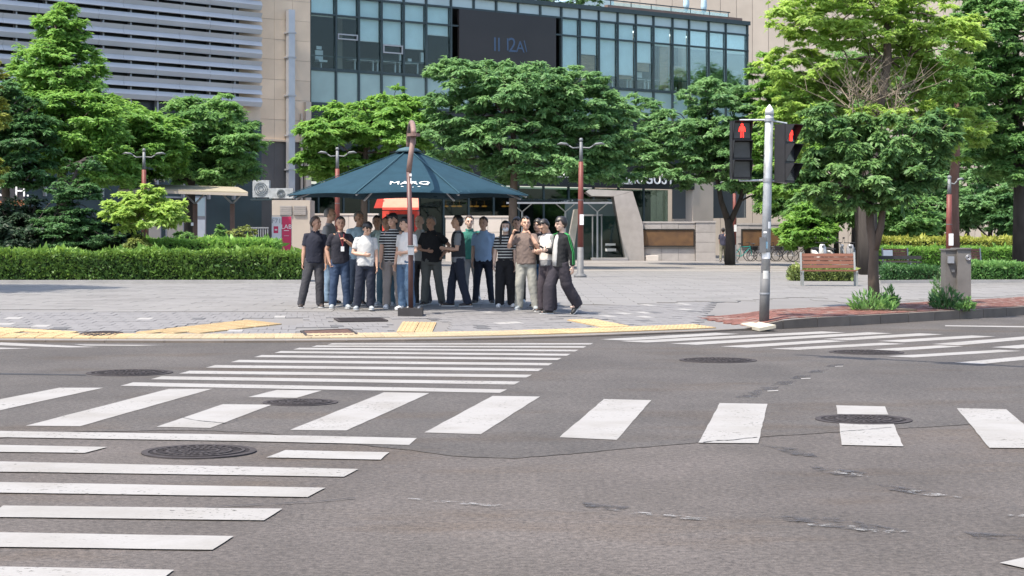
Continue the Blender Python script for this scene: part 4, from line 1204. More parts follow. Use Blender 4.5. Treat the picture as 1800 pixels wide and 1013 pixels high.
def signal_head(px, py_top, w, h, yaw, label):
    """three stacked lamps facing local -y"""
    k = F / SY; Wd, Hd = w / k, h / k
    e = empty('pedestrian_signal', (kx(px, SY), SY, zz(py_top, SY) - Hd), yaw); tag(e, label, 'signal', 'pedestrian signal heads')
    bx = MB(); bx.box((0, .06, Hd / 2), (Wd, .22, Hd)); hs = lpart('housing', bx, M_BLACK, e)
    for i in range(3):
        z = Hd * (5 - 2 * i) / 6; uh = Hd / 3
        l = MB(); l.box((0, -.056, z), (Wd * .82, .02, uh * .80)); lpart('lamp_lens', l, M_LENS, e)
        v = MB(); d = .20; y0 = -.052; w2 = Wd * .47; h2 = uh * .47; th = .008
        v.box((0, y0 - d / 2, z + h2), (w2 * 2, d, th))
        for sx in (-1, 1):
            v.add([(sx * w2, y0, z - h2), (sx * w2, y0, z + h2), (sx * w2, y0 - d, z + h2), (sx * (w2 - th), y0, z - h2), (sx * (w2 - th), y0, z + h2), (sx * (w2 - th), y0 - d, z + h2)],
                  [(0, 1, 2), (5, 4, 3), (0, 2, 5, 3)])
        lpart('visor', v, M_BLACK, e)
        if i == 0:      # standing red figure
            f = MB(); s = uh * .82
            f.ell((0, -.075, z + s * .36), (s * .085, .008, s * .10), 10, 6)
            f.loft([[(x * s, y, z + zc * s) for x in (-xx, xx) for y in ((-.082, -.068) if x < 0 else (-.068, -.082))] for xx, zc in ((.10, -.06), (.13, .05), (.17, .16), (.15, .23), (.07, .27))])
            for sx in (-1, 1):
                f.bar((sx * .15 * s, -.075, z + .20 * s), (sx * .19 * s, -.075, z - .08 * s), .07 * s, .014)
                f.bar((sx * .065 * s, -.075, z - .04 * s), (sx * .075 * s, -.075, z - .44 * s), .09 * s, .014)
            lpart('red_figure', f, M_REDL, e)
    return e
signal_head(1303, 213, 35, 102, R(4), 'pedestrian signal head facing the camera with its red figure lit, left of the pole')
signal_head(1384, 219, 33, 102, R(50), 'pedestrian signal head turned aside with its red figure lit, right of the pole')
b = MB(); b.tube([ps(1352, 211), ps(1300, 211.5)], .018, 8); b.tube([ps(1349.5, 317), ps(1300, 318)], .018, 8); b.tube([ps(1300, 318), ps(1300, 314)], .02, 8)
b.tube([ps(1352, 212), ps(1384, 217) + Vector((0, .05, 0))], .018, 8); b.tube([ps(1349.5, 317), ps(1384, 322) + Vector((0, .05, 0))], .018, 8); part('bracket_arms', b, M_GALV, sig)

# ================================================================== DOUBLE ARMED LAMP POSTS
M_LAMPG = mat('lamp_grey', (.17, .18, .185), .6, .08, 4, metal=.3)
def lamp_post(px, pyb, pyt, Y, label, lean=0.0, armw=42, notice=True):
    x = kx(px, Y); z0 = PZ(x, Y); zt_ = zz(pyt, Y); k = F / Y; hgt = zt_ - z0
    e = empty('lamp_post', (x, Y, z0)); tag(e, label, 'lamp post', 'double armed plaza lamps')
    L_ = lambda f: Vector((x + lean * hgt * f, Y, z0 + hgt * f))
    r = .085
    b = MB(); b.tube([L_(0), L_(.018), L_(.03), L_(.22)], [.22, .20, .11, .10], 12); part('grey_foot', b, M_GREYP, e, True)
    b = MB(); b.tube([L_(.22), L_(.60), L_(.84)], [.095, .086, .076], 12); part('maroon_shaft', b, mat('lamp_maroon', (.16, .045, .035), .55, .15, 4), e, True)
    b = MB(); b.tube([L_(.84), L_(.985)], [.06, .05], 12); b.ell(L_(1.0), (.065, .065, .065), 10, 8); part('grey_top', b, M_LAMPG, e, True)
    b = MB(); b.tube([L_(.56), L_(.565)], .094, 12); part('band', b, M_LAMPG, e)
    if notice: b = MB(); b.box(L_(.42) + Vector((0.03, -.11, 0)), (.13, .02, .34)); part('notice', b, M_WHITEM, e)
    aw = armw / k
    for sx in (-1, 1):
        c = L_(.945)
        b = MB(); b.tube([c, c + Vector((sx * aw * .35, 0, -.02)), c + Vector((sx * aw * .6, 0, .10))], [.024, .022, .02], 8); ar = part('arm', b, M_LAMPG, e, True)
        b = MB(); b.tube([c + Vector((sx * aw * .5, 0, .07)), c + Vector((sx * aw * .62, 0, .11)), c + Vector((sx * aw * .85, 0, .13)), c + Vector((sx * aw, 0, .10))], [.03, .10, .10, .03], 10, flat=.40); part('lamp_head', b, M_LAMPG, ar, True)
    return e
lamp_post(1020, 488, 246, P(1019, 488).y, 'double armed maroon lamp post right of the crowd in full view', .006)
lamp_post(253, 0, 264, 61.0, 'double armed lamp post rising out of the planting at left', 0, 38)
lamp_post(593, 0, 262, 61.0, 'double armed lamp post behind the left half of the parasol', 0, 34, False)
lamp_post(1291, 462, 317, P(1300, 462).y - 1.0, 'double armed lamp post by the parked bicycles, behind the signal pole', 0, 26)
lamp_post(1668, 0, 312, 50.0, 'double armed lamp post behind the grey utility cabinet', .004, 26)

# ================================================================== BENCHES
M_SLATW = mat('bench_wood', (.155, .062, .036), .55, .2, 3, stretch=(1, 8, 8), rnd=.12)
M_BMETAL = mat('bench_metal', (.26, .27, .26), .5, .1, 4, metal=.3)
def bench(px, pyb, wpx, label, rz=0.0, notice=False, Y=None, flip=False):
    p = P(px, pyb)
    if Y: p = Vector((kx(px, Y), Y, PZ(kx(px, Y), Y)))
    k = F / p.y; w = wpx / k
    e = empty('park_bench', p, rz); tag(e, label, 'bench', 'wooden slatted benches')
    for i in range(4):
        b = MB(); b.box((0, -.32 + i * .12, .43), (w, .10, .035)); lpart('seat_slat', b, M_SLATW, e)
    for i in range(4):
        z = .54 + i * .105; b = MB(); b.box((0, .13 + i * .025, z), (w - .06, .03, .088), rot=Matrix.Rotation(R(-13), 3, 'X')); lpart('back_slat', b, M_SLATW, e)
    for sx in (-1, 1):
        x = sx * (w / 2 - .02)
        b = MB(); b.bar((x, -.34, 0), (x, -.34, .41), .06, .05); b.bar((x, .06, 0), (x, .06, .41), .06, .05); b.bar((x, -.40, .405), (x, .12, .405), .05, .05); lpart('leg_frame', b, M_BMETAL, e)
        b = MB(); b.bar((x, .09, .41), (x, .215, .93), .05, .055); lpart('back_post', b, M_BMETAL, e)
        b = MB(); b.bar((x, -.42, .62), (x, .12, .62), .05, .03); b.bar((x, -.38, .43), (x, -.38, .61), .04, .03); 
    if notice:
        b = MB(); b.box((-w * .28, .125, .72), (.36, .01, .26), rot=Matrix.Rotation(R(-13), 3, 'X')); lpart('white_notice', b, M_WHITEM, e)
    return e
bench(1456, 503, 96, 'red brown slatted bench in front of the clipped shrubs, left of the street tree', R(-3))
Yb2 = 66.0
bench(1575, 470, 46, 'slatted bench with a white notice on its back, behind the low hedge', 0, True, 67.0)
bench(1703, 469, 46, 'slatted bench half hidden behind the grey utility cabinet', 0, True, 67.0)
b = MB(); wbox(1545, 1620, 462, 460, 62.0, .5, b); wbox(1547, 1551, 472, 462, 62.2, .2, b); wbox(1613, 1617, 472, 462, 62.2, .2, b); wbox(1545, 1620, 456, 450, 62.5, .06, b)
solo('low_bench', b, mat('black_bench', (.03, .03, .03), .6, .2, 4), 'low black bench standing before the far notice bench', 'bench')

# ================================================================== UTILITY CABINET
cp_ = P(1686, 533)
cab = empty('utility_cabinet', cp_); tag(cab, 'weathered grey steel utility cabinet by the kerb, weeds at its foot', 'cabinet')
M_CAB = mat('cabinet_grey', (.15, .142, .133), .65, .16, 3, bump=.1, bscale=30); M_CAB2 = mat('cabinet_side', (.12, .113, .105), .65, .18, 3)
Yk_ = cp_.y
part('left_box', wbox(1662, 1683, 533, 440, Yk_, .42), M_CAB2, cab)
part('right_box', wbox(1683.5, 1707, 526, 438.5, Yk_ - .10, .55), M_CAB, cab)
part('plinth', wbox(1665, 1705, 548, 526.4, Yk_ + .02, .36), M_CONC, cab)
part('switch_box', wbox(1667, 1677.5, 463, 451, Yk_ - .09, .09), M_STEEL, cab)
part('lock_plate', wbox(1673, 1678.5, 479, 473, Yk_ - .04, .04), M_GREYP, cab)
b = MB(); c = W(1702, 453, Yk_ - .11); 
for rr in (.055, .03): b.tube([c + Vector((rr * math.cos(w), -.01, rr * math.sin(w))) for w in np.linspace(0, 6.2832, 15)], .012, 6, cap=False)
part('round_vent', b, M_STEEL, cab)
part('cabinet_roof', wbox(1661, 1684, 440, 437.6, Yk_ - .03, .5), M_CAB, cab)
part('cabinet_roof', wbox(1682.5, 1708, 438.4, 436, Yk_ - .13, .62), M_CAB, cab)

# ================================================================== SMALL THINGS ON THE FAR SIDE OF THE PLAZA
sk = P(1146, 459)
b = MB(); b.loft([[(sk.x + x * f, sk.y + y * f, sk.z + z) for x, y in ((-.32, -.28), (.32, -.28), (.32, .28), (-.32, .28))] for z, f in ((-.02, 1.0), (.28, 1.0), (.30, .96))])
solo('granite_block', b, M_CREAM, 'square stone block seat in front of the plaque wall', 'stone seat')
M_TYRE = mat('tyre', (.02, .02, .02), .85, .1, 5)
def wheel(mb, c, r, t=.02, n=18, axis='y'):
    c = Vector(c)
    mb.tube([c + Vector((r * math.cos(w), 0, r * math.sin(w))) for w in np.linspace(0, 2 * math.pi, n + 1)], t, 6, cap=False)
def spokes(mb, c, r):
    c = Vector(c)
    for k in range(8):
        w = math.pi * k / 4; mb.tube([c, c + Vector((r * math.cos(w), 0, r * math.sin(w)))], .006, 4)
es = P(1108, 458)
e = empty('kick_scooter', es, R(75)); tag(e, 'black electric kick scooter parked by the entrance frame', 'kick scooter')
for x in (-.45, .45):
    b = MB(); wheel(b, (x, 0, .11), .09, .028); b.tube([(x, -.03, .11), (x, .03, .11)], .06, 10); lpart('wheel', b, M_TYRE, e)
b = MB(); b.box((0, 0, .15), (.75, .15, .05)); lpart('deck', b, M_BLACK, e)
b = MB(); b.tube([(.42, 0, .16), (.36, 0, .7), (.32, 0, 1.14)], .028, 8); lpart('stem', b, M_GREYP, e)
b = MB(); b.tube([(.32, -.26, 1.15), (.32, .26, 1.15)], .02, 8); lpart('handlebar', b, M_BLACK, e)
def bicycle(px, pyb, rz, col, label, Yoff=0.0):
    p = P(px, pyb); p = Vector((p.x, p.y + Yoff, PZ(p.x, p.y + Yoff)))
    e = empty('bicycle', p, rz); tag(e, label, 'bicycle', 'bicycles parked by the shaded wall')
    e.rotation_euler = (R(6), 0, rz)
    mc = mat('bike_' + label.split()[0], col, .4, .1, 4, spec=.6)
    for x in (-.52, .52):
        b = MB(); wheel(b, (x, 0, .33), .31, .02); w_ = lpart('wheel', b, M_TYRE, e)
        b = MB(); spokes(b, (x, 0, .33), .30); lpart('spokes', b, M_STEEL, w_)
    b = MB()
    for a, c in (((-.52, 0, .33), (-.12, 0, .28)), ((-.12, 0, .28), (-.22, 0, .80)), ((-.22, 0, .78), (.36, 0, .80)), ((-.12, 0, .28), (.38, 0, .74)), ((-.52, 0, .33), (-.20, 0, .72)), ((.36, 0, .86), (.52, 0, .33))): b.tube([a, c], .02, 6)
    lpart('frame', b, mc, e)
    b = MB(); b.tube([(.33, 0, .85), (.31, 0, 1.0)], .015, 6); b.tube([(.25, -.27, 1.0), (.32, -.1, 1.02), (.32, .1, 1.02), (.25, .27, 1.0)], .015, 6); lpart('handlebar', b, M_BLACK, e)
    b = MB(); b.tube([(-.22, 0, .80), (-.23, 0, .92)], .014, 6); b.ell((-.22, 0, .95), (.14, .07, .04), 10, 6); lpart('saddle', b, M_BLACK, e)
    b = MB(); b.box((.62, 0, .72), (.30, .30, .20)); lpart('basket', b, M_BLACK, e)
    return e
bicycle(1306, 460, R(20), (.02, .30, .26), 'teal rental bicycle behind the foot of the far lamp post')
bicycle(1332, 460, R(-35), (.05, .05, .06), 'black bicycle left of the signal pole, by the shaded wall')
bicycle(1352, 460, R(-30), (.10, .10, .12), 'charcoal bicycle half hidden by the signal pole', .3)
bicycle(1378, 460, R(-28), (.06, .09, .14), 'navy bicycle right of the signal pole, by the shaded wall')
bicycle(1402, 460, R(-32), (.08, .08, .08), 'grey bicycle at the right end of the shaded wall', .2)
def moped(px, pyb, rz, col, label, Y):
    x = kx(px, Y); p = Vector((x, Y, PZ(x, Y)))
    e = empty('moped', p, rz); tag(e, label, 'moped', 'mopeds parked by the trees')
    mc = mat('moped_' + label.split()[0], col, .3, .08, 4, spec=.6)
    for q in (-.58, .62):
        b = MB(); wheel(b, (q, 0, .24), .19, .05); b.tube([(q, -.04, .24), (q, .04, .24)], .11, 10); lpart('wheel', b, M_TYRE, e)
    b = MB(); b.loft([[(xx, y * w, z + zz_ * h) for y, zz_ in ((-1, -.6), (1, -.6), (1, .4), (.5, 1), (-.5, 1), (-1, .4))] for xx, w, z, h in ((-.78, .06, .62, .10), (-.5, .15, .55, .24), (-.15, .16, .48, .24), (.05, .14, .32, .08), (.35, .14, .30, .07))]); lpart('rear_body', b, mc, e, True)
    b = MB(); b.loft([[(xx + zz_ * .0, y, z) for xx, y in ((x0, -w), (x0 + .05, -w * .6), (x0 + .07, 0), (x0 + .05, w * .6), (x0, w), (x0 - .04, 0))] for zz_, (x0, w, z) in enumerate(((.38, .16, .32), (.42, .20, .55), (.38, .19, .80), (.34, .12, .98)))]); lpart('front_shield', b, mc, e, True)
    b = MB(); b.loft([[(xx, y * w, z + h * q) for y, q in ((-1, 0), (1, 0), (.8, 1), (-.8, 1))] for xx, w, z, h in ((-.75, .10, .74, .08), (-.4, .15, .74, .10), (.0, .12, .70, .07))]); lpart('seat', b, M_BLACK, e)
    b = MB(); b.tube([(.34, 0, .9), (.30, 0, 1.05)], .03, 8); b.tube([(.24, -.32, 1.06), (.30, 0, 1.06), (.24, .32, 1.06)], .018, 8); lpart('handlebar', b, M_BLACK, e)
    b = MB(); b.tube([(.62, 0, .24), (.45, 0, .75)], .035, 8); lpart('fork', b, M_STEEL, e)
    b = MB()
    for s_ in (-1, 1): b.tube([(.27, s_ * .28, 1.06), (.29, s_ * .32, 1.25)], .008, 5); b.ell((.29, s_ * .33, 1.29), (.015, .06, .045), 8, 6)
    lpart('mirrors', b, M_BLACK, e)
    b = MB(); b.ell((.44, 0, .9), (.05, .09, .08), 10, 6); lpart('headlamp', b, M_STEEL, e)
    return e
moped(1440, 452, R(-75), (.72, .72, .70), 'white moped with a tall front shield left of the big trunk', 84)
moped(1467, 452, R(-40), (.10, .10, .10), 'black moped between the white moped and the trunk', 85)
moped(1497, 452, R(-110), (.30, .30, .32), 'grey moped partly behind the big dark trunk', 83)

# traffic signal mast over the near side of the road (above the frame); its shadow falls on the right hand crossing
def back_to(px, py, h):
    g_ = G(px, py); return g_ + SUN * (h / SUN.z)
m0, m1 = back_to(1440, 626.5, 6.2), back_to(1800, 645.5, 6.2)
md = (m1 - m0).normalized(); foot = m0 + md * 11.0
mast = empty('signal_mast', Vector((foot.x, foot.y, 0))); tag(mast, 'traffic signal mast whose arm casts a shadow on the right hand crossing', 'signal mast')
b = MB(); b.tube([m0 - md * .4, foot], [.05, .11], 10); part('mast_arm', b, M_GALV, mast)
b = MB(); b.tube([Vector((foot.x, foot.y, 0)), foot + Vector((0, 0, .3))], [.17, .12], 12); part('mast_post', b, M_GALV, mast)
for f, w in ((.55, .9), (2.25, .7)):
    c = m0 + md * f; b = MB(); b.box(c + Vector((0, 0, -.1)), (w, .22, .34), math.atan2(md.y, md.x)); part('signal_box', b, M_BLACK, mast)

# ================================================================== PEOPLE
PENDING = []
def remesh(o, vox, ratio=None, smooth=2, fold=0.0, seed=0.0):
    m = o.modifiers.new('r', 'REMESH'); m.mode = 'VOXEL'; m.voxel_size = vox; m.use_smooth_shade = True
    if smooth:
        q = o.modifiers.new('s', 'SMOOTH'); q.factor = .5; q.iterations = smooth
    if ratio:
        d = o.modifiers.new('d', 'DECIMATE'); d.ratio = ratio
    PENDING.append((o, fold, seed))

def finish_pending():
    dg = bpy.context.evaluated_depsgraph_get()
    done = []
    for o, fold, seed in PENDING:
        me = bpy.data.meshes.new_from_object(o.evaluated_get(dg)); done.append((o, me, fold, seed))
    for o, me, fold, seed in done:
        nm = o.data.name
        o.modifiers.clear(); old = o.data; o.data = me; bpy.data.meshes.remove(old); me.name = nm
        if fold:
            n = len(me.vertices); co = np.empty(n * 3, 'f'); me.vertices.foreach_get('co', co); co = co.reshape(-1, 3)
            no = np.empty(n * 3, 'f'); me.vertices.foreach_get('normal', no); no = no.reshape(-1, 3)
            d = np.empty(n, 'f')
            for i in range(n):
                x, y, z = co[i]
                d[i] = mnoise.noise((x * 9 + seed, y * 9, z * 5)) * .7 + (.4 - abs(mnoise.noise((x * 13 + z * 8 + seed, y * 13, z * 15)))) * .6
            co += no * (d * fold)[:, None]
            me.vertices.foreach_set('co', co.ravel()); me.update()
        me.polygons.foreach_set('use_smooth', [True] * len(me.polygons))

M_SKIN = mat('skin', (.50, .31, .22), .55, .06, 9)
M_SKIN2 = mat('skin_tan', (.38, .22, .15), .55, .06, 9)
M_SKINP = mat('skin_pale', (.58, .40, .31), .55, .06, 9)
M_HAIR = mat('black_hair', (.016, .013, .012), .45, .3, 40, spec=.5)
M_HAIRB = mat('brown_hair', (.045, .028, .02), .5, .3, 40)
M_HAIRG = mat('grey_hair', (.16, .15, .14), .6, .3, 40)
M_EYE = mat('eye_dark', (.02, .015, .012), .3, .1, 9)
M_LIP = mat('lips', (.36, .16, .13), .5, .1, 9)

ARM = {'down': ((.13, .02, -1), (.06, .18, -1)), 'pocket': ((.30, -.22, -1), (-.18, .30, -.9)), 'phone': ((.10, .12, -1), (-.35, .85, .12)),
       'ear': ((.40, .50, -.60), (-.38, .05, 1.0)), 'belly': ((.30, .10, -1), (-.85, .55, -.12)), 'chest': ((.35, .45, -.75), (-.85, .25, .62)),
       'hip': ((.62, -.30, -.75), (-.45, .35, -.75)), 'back': ((.22, -.30, -1), (-.55, -.22, -.75)), 'swingf': ((.12, .30, -1), (.0, .55, -.85)),
       'swingb': ((.16, -.35, -1), (.08, -.10, -1)), 'chin': ((.30, .55, -.65), (-.55, .05, 1.0))}

def hand(mb, wr, d, side, curl=.5, palm_n=None):
    d = d.normalized()
    inward = Vector((-side, 0.25, 0)) if palm_n is None else palm_n
    wdt = d.cross(inward)
    if wdt.length < .1: wdt = d.cross(Vector((0, 1, 0)))
    wdt.normalize(); pn = wdt.cross(d).normalized()
    if pn.dot(inward) < 0: pn = -pn
    if wdt.y < 0 and abs(wdt.y) > .3: wdt = -wdt           # thumb side points forward
    pc = wr + d * .05
    mb.tube([wr - d * .01, wr + d * .02, pc, wr + d * .085], [.024, .033, .040, .036], 10, flat=.45, flatdir=pn, rnd=True)
    for i, (off, ln) in enumerate(((.028, .068), (.010, .078), (-.009, .072), (-.027, .056))):
        b0 = wr + d * .078 + wdt * off
        k1 = b0 + (d * math.cos(curl * .7) + pn * math.sin(curl * .7)) * ln * .5
        k2 = k1 + (d * math.cos(curl * 1.7) + pn * math.sin(curl * 1.7)) * ln * .5
        mb.tube([b0 - d * .012, k1, k2], [.0105, .0098, .0085], 7, rnd=True)
    t0 = wr + d * .025 + wdt * .030
    t1 = t0 + (d * .6 + wdt * .65 + pn * .25).normalized() * .032
    t2 = t1 + (d * .9 + wdt * .2 + pn * .45).normalized() * .030
    mb.tube([t0 - wdt * .012, t1, t2], [.014, .012, .0095], 7, rnd=True)

def ringz(cx, cy, z, rx, ry, n=18, sq=.85):
    out = []
    for k in range(n):
        w = 2 * math.pi * k / n; c, s = math.cos(w), math.sin(w)
        out.append(Vector((cx + rx * math.copysign(abs(c) ** sq, c), cy + ry * math.copysign(abs(s) ** sq, s), z)))
    return out

def person(px, py, H, face, label, shirt, pants, hair=None, skin=None, la='down', ra='down', head=(0, 0), girth=1.0, stance=((-.12, 0), (.12, 0)),
           sleeve=.55, wide=0.0, style='short', shoes=None, shirt_hem=.86, lean=0.0, long=False, collar=None, mask=False, glasses=False, extra=None, vox=.0085, walk=False, cropped=False, slides=False, sole=None):
    skin = skin or M_SKIN; hair = hair or M_HAIR
    p = P(px, py) if not isinstance(px, Vector) else px
    gL = Matrix.Rotation(R(lean), 3, 'X'); piv = Vector((0, 0, .92))
    up = lambda v: gL.inverted() @ (Vector(v) - piv) + piv
    rp = random.Random(px * 7.3 + py); roll, twist = R(rp.uniform(-3.2, 3.2)), R(rp.uniform(-9, 9)); lean = lean + rp.uniform(-2, 3.5)
    hipx = rp.uniform(-.03, .03); stance = tuple((a + rp.uniform(-.025, .025), b_ + rp.uniform(-.05, .05)) for a, b_ in stance)
    TB = Matrix.Rotation(-R(lean), 3, 'X') @ Matrix.Rotation(roll, 3, 'Y') @ Matrix.Rotation(twist, 3, 'Z')
    up2 = lambda v: TB @ (Vector(v) - piv) + piv + Vector((hipx, 0, 0))
    U = up2
    # --- joints
    J = {}
    for s, nm, (fx, fy) in ((-1, 'L', stance[0]), (1, 'R', stance[1])):
        hip = Vector((s * .088 + hipx, 0, .90)); lift = .0
        if walk and fy < -.1: lift = .09
        ank = Vector((fx, fy - .02, .085 + lift))
        kn = hip.lerp(ank, .5) + Vector((0, .035 + (.05 if walk else 0), 0.0))
        J['hip' + nm], J['kn' + nm], J['an' + nm] = hip, kn, ank
        key = la if nm == 'L' else ra
        ua, fa = ARM[key] if isinstance(key, str) else key
        sh = Vector((s * .168, -.005, 1.385))
        ud = Vector((ua[0] * s, ua[1], ua[2])).normalized(); fd = Vector((fa[0] * s, fa[1], fa[2])).normalized()
        el = sh + ud * .285; wr = el + fd * .245
        J['sh' + nm], J['el' + nm], J['wr' + nm], J['fd' + nm] = U(sh), U(el), U(wr), (U(wr) - U(el)).normalized()
    hy, hp = R(head[0]), R(head[1])
    HM = (Matrix.Rotation(hy, 3, 'Z') @ Matrix.Rotation(-hp, 3, 'X')) * 1.10
    nb = U((0, -.012, 1.47)); hc0 = Vector((0, .012, 1.618)); 
    neck_pivot = U((0, -.005, 1.50))
    Hd = lambda v: neck_pivot + HM @ (Vector(v) - Vector((0, -.005, 1.50)))
    # --- body: one continuous surface
    b = MB()
    rings = [(.84, .12, .09), (.90, .150, .112), (.98, .148, .108), (1.08, .138, .10), (1.20, .155, .108), (1.31, .162, .108), (1.38, .138, .090), (1.435, .088, .066), (1.475, .056, .056)]
    b.loft([[U(q) for q in ringz(0, -.005, z, rx * girth, ry * girth)] for z, rx, ry in rings])
    b.tube([U((0, -.012, 1.44)), neck_pivot, Hd((0, .002, 1.56))], [.058, .052, .05], 12)
    b.ell(Hd(hc0 + Vector((0, -.008, .025))), (.074, .092, .088), 16, 12, HM)
    b.ell(Hd((0, .035, 1.575)), (.060, .064, .070), 14, 10, HM)
    b.ell(Hd((0, .055, 1.535)), (.036, .040, .026), 12, 8, HM)
    b.tube([Hd((0, .098, 1.632)), Hd((0, .112, 1.598)), Hd((0, .106, 1.588))], [.010, .016, .013], 8, rnd=True)
    b.tube([Hd((-.045, .083, 1.645)), Hd((0, .094, 1.645)), Hd((.045, .083, 1.645))], .012, 7, rnd=True)
    for s in (-1, 1):
        b.ell(Hd((s * .074, .0, 1.606)), (.012, .022, .034), 8, 8, HM)
        b.ell(Hd((s * .038, .068, 1.592)), (.022, .024, .02), 8, 6, HM)
    for s, nm in ((-1, 'L'), (1, 'R')):
        sh, el, wr = J['sh' + nm], J['el' + nm], J['wr' + nm]
        b.tube([sh + (U((0, 0, 1.40)) - sh) * .25, sh, sh.lerp(el, .45), el, el.lerp(wr, .3), el.lerp(wr, .75), wr], [.05, .054, .047, .041, .043, .032, .026], 12, rnd=True)
        hand(b, wr, J['fd' + nm], s, .95 if (la if nm == 'L' else ra) in ('phone', 'ear', 'pocket', 'hip', 'chin') else .45)
        hip, kn, an = J['hip' + nm], J['kn' + nm], J['an' + nm]
        b.tube([hip + Vector((0, 0, .02)), hip.lerp(kn, .35), kn, kn.lerp(an, .3), kn.lerp(an, .7), an, an - Vector((0, 0, .03))], [.088, .080, .056, .057, .045, .036, .036], 12, rnd=True)
        b.tube([an + Vector((0, -.05, -.045)), an + Vector((s * .008, .05, -.045)), an + Vector((s * .015, .14, -.052))], [.033, .036, .028], 10, flat=.8, rnd=True)
    o = put('person', b.mesh('person'), skin); remesh(o, vox, .35, 1)
    o.location = (p.x, p.y, p.z + .012); o.rotation_euler = (0, 0, math.pi + R(face)); sc = H / 1.74; o.scale = (sc, sc, sc)
    tag(o, label, 'person', 'people waiting at the crossing' if py > 500 else None)
    sd = random.uniform(0, 90)
    # --- shirt
    b = MB(); g = girth
    zs = [(shirt_hem, .172, .132), (.96, .172, .130), (1.06, .166, .125), (1.18, .170, .126), (1.29, .172, .122), (1.36, .152, .106), (1.41, .112, .086), (1.445, .082, .073), (1.468, .072, .068)]
    b.loft([[U(q) for q in ringz(0, 0, z, rx * g, ry * g * (1.06 if 1.0 < z < 1.2 and g > 1.05 else 1))] for z, rx, ry in zs])
    for s, nm in ((-1, 'L'), (1, 'R')):
        sh, el, wr = J['sh' + nm], J['el' + nm], J['wr' + nm]
        inner = sh + (U((0, 0, 1.38)) - sh) * .3
        if sleeve <= 1: b.tube([inner, sh + Vector((0, 0, .004)), sh.lerp(el, sleeve * .55), sh.lerp(el, sleeve + .15)], [.056, .060, .063, .064], 12)
        else: b.tube([inner, sh + Vector((0, 0, .004)), sh.lerp(el, .5), el, el.lerp(wr, .5), el.lerp(wr, .94)], [.058, .064, .062, .060, .056, .046], 12)
    so = lpart('shirt', b, shirt, o); remesh(so, .013, None, 3, .017, sd)
    if collar:
        b = MB(); b.tube([U((.068 * math.cos(w), -.004 + .066 * math.sin(w), 1.475 - .022 * max(0, math.sin(w)))) for w in np.linspace(R(100), R(440), 15)], .016, 7, flat=1.5); lpart('collar', b, collar, o, True)
    else:
        b = MB(); b.tube([U((.066 * math.cos(w), -.002 + .064 * math.sin(w), 1.466 - .012 * max(0, math.sin(w)))) for w in np.linspace(0, 2 * math.pi, 17)], .008, 6, cap=False); lpart('neckband', b, shirt, o, True)
    # --- trousers
    b = MB()
    b.loft([ringz(hipx, 0, z, rx * (1 + (g - 1) * .8), ry * (1 + (g - 1) * .8)) for z, rx, ry in ((.80, .13, .105), (.86, .168, .126), (.94, .163, .120), (1.01, .152, .112))])
    for nm in 'LR':
        hip, kn, an = J['hip' + nm], J['kn' + nm], J['an' + nm]
        end = an + (kn - an).normalized() * (.10 if cropped else -.035)
        w = wide
        b.tube([hip + Vector((0, 0, .03)), hip.lerp(kn, .35), kn, kn.lerp(an, .5), end], [.100 * (1 + (g - 1) * .7), .094 + w * .5, .074 + w, .068 + w * 1.1, .062 + w * 1.15], 14)
    to = lpart('trousers', b, pants, o); remesh(to, .013, None, 3, .016, sd + 7)
    # --- shoes
    shm = shoes or M_SHOE_D
    for s, nm in ((-1, 'L'), (1, 'R')):
        an = J['an' + nm]; zb = an.z - .085 + .002
        pit_ = R(38) if (walk and zb > .05) else 0.0
        yaw = R(-s * 9); RM = Matrix.Rotation(yaw, 3, 'Z') @ Matrix.Rotation(-pit_, 3, 'X')
        o3 = Vector((an.x, an.y, zb))
        def fr(y, w, h, z0=0.014): return [o3 + RM @ Vector((w * math.cos(t) + s * .008 * (y > .06), y, z0 + max(0, h * (.35 + .65 * math.sin(t))) if math.sin(t) > -.4 else z0)) for t in np.linspace(0, 2 * math.pi, 13)[:-1]]
        b = MB(); b.loft([fr(-.085, .022, .06), fr(-.07, .036, .085), fr(-.02, .040, .10), fr(.05, .044, .075), fr(.11, .047, .055), fr(.155, .038, .042), fr(.175, .02, .03)]); f = lpart('shoe', b, (M_SLIDE if slides else shm), o, True)
        b = MB(); b.loft([[o3 + RM @ Vector((w * math.cos(t) + s * .008 * (y > .06), y, z)) for t in np.linspace(0, 2 * math.pi, 13)[:-1] for z in (0.0,)] for y, w in ((0, 1e-3),)] * 0 or [[o3 + RM @ Vector((x * 1.06, y, z)) for x, y in ((-.03, -.088), (.03, -.088), (.042, -.02), (.05, .10), (.036, .165), (0, .18), (-.036, .165), (-.05, .10), (-.042, -.02))] for z in (-.002, .018)]); lpart('sole', b, sole or M_SOLE, f)
        if slides:
            b = MB(); b.tube([an + Vector((0, -.045, -.02)), an + Vector((0, 0, .05)), an + Vector((0, 0, .10))], [.042, .043, .042], 10); lpart('sock', b, M_SOCK, o, True)
    # --- hair and face
    n, m_ = 22, 14; rings = []
    ft, bt, rad = {'short': (.046, -.085, (.087, .106, .110)), 'fringe': (.022, -.10, (.092, .110, .113)), 'long': (.030, -.10, (.094, .108, .108)), 'bald': (.075, -.07, (.080, .098, .094)), 'bowl': (.012, -.095, (.094, .112, .113))}[style]
    c0 = Vector((0, -.004, 1.638))
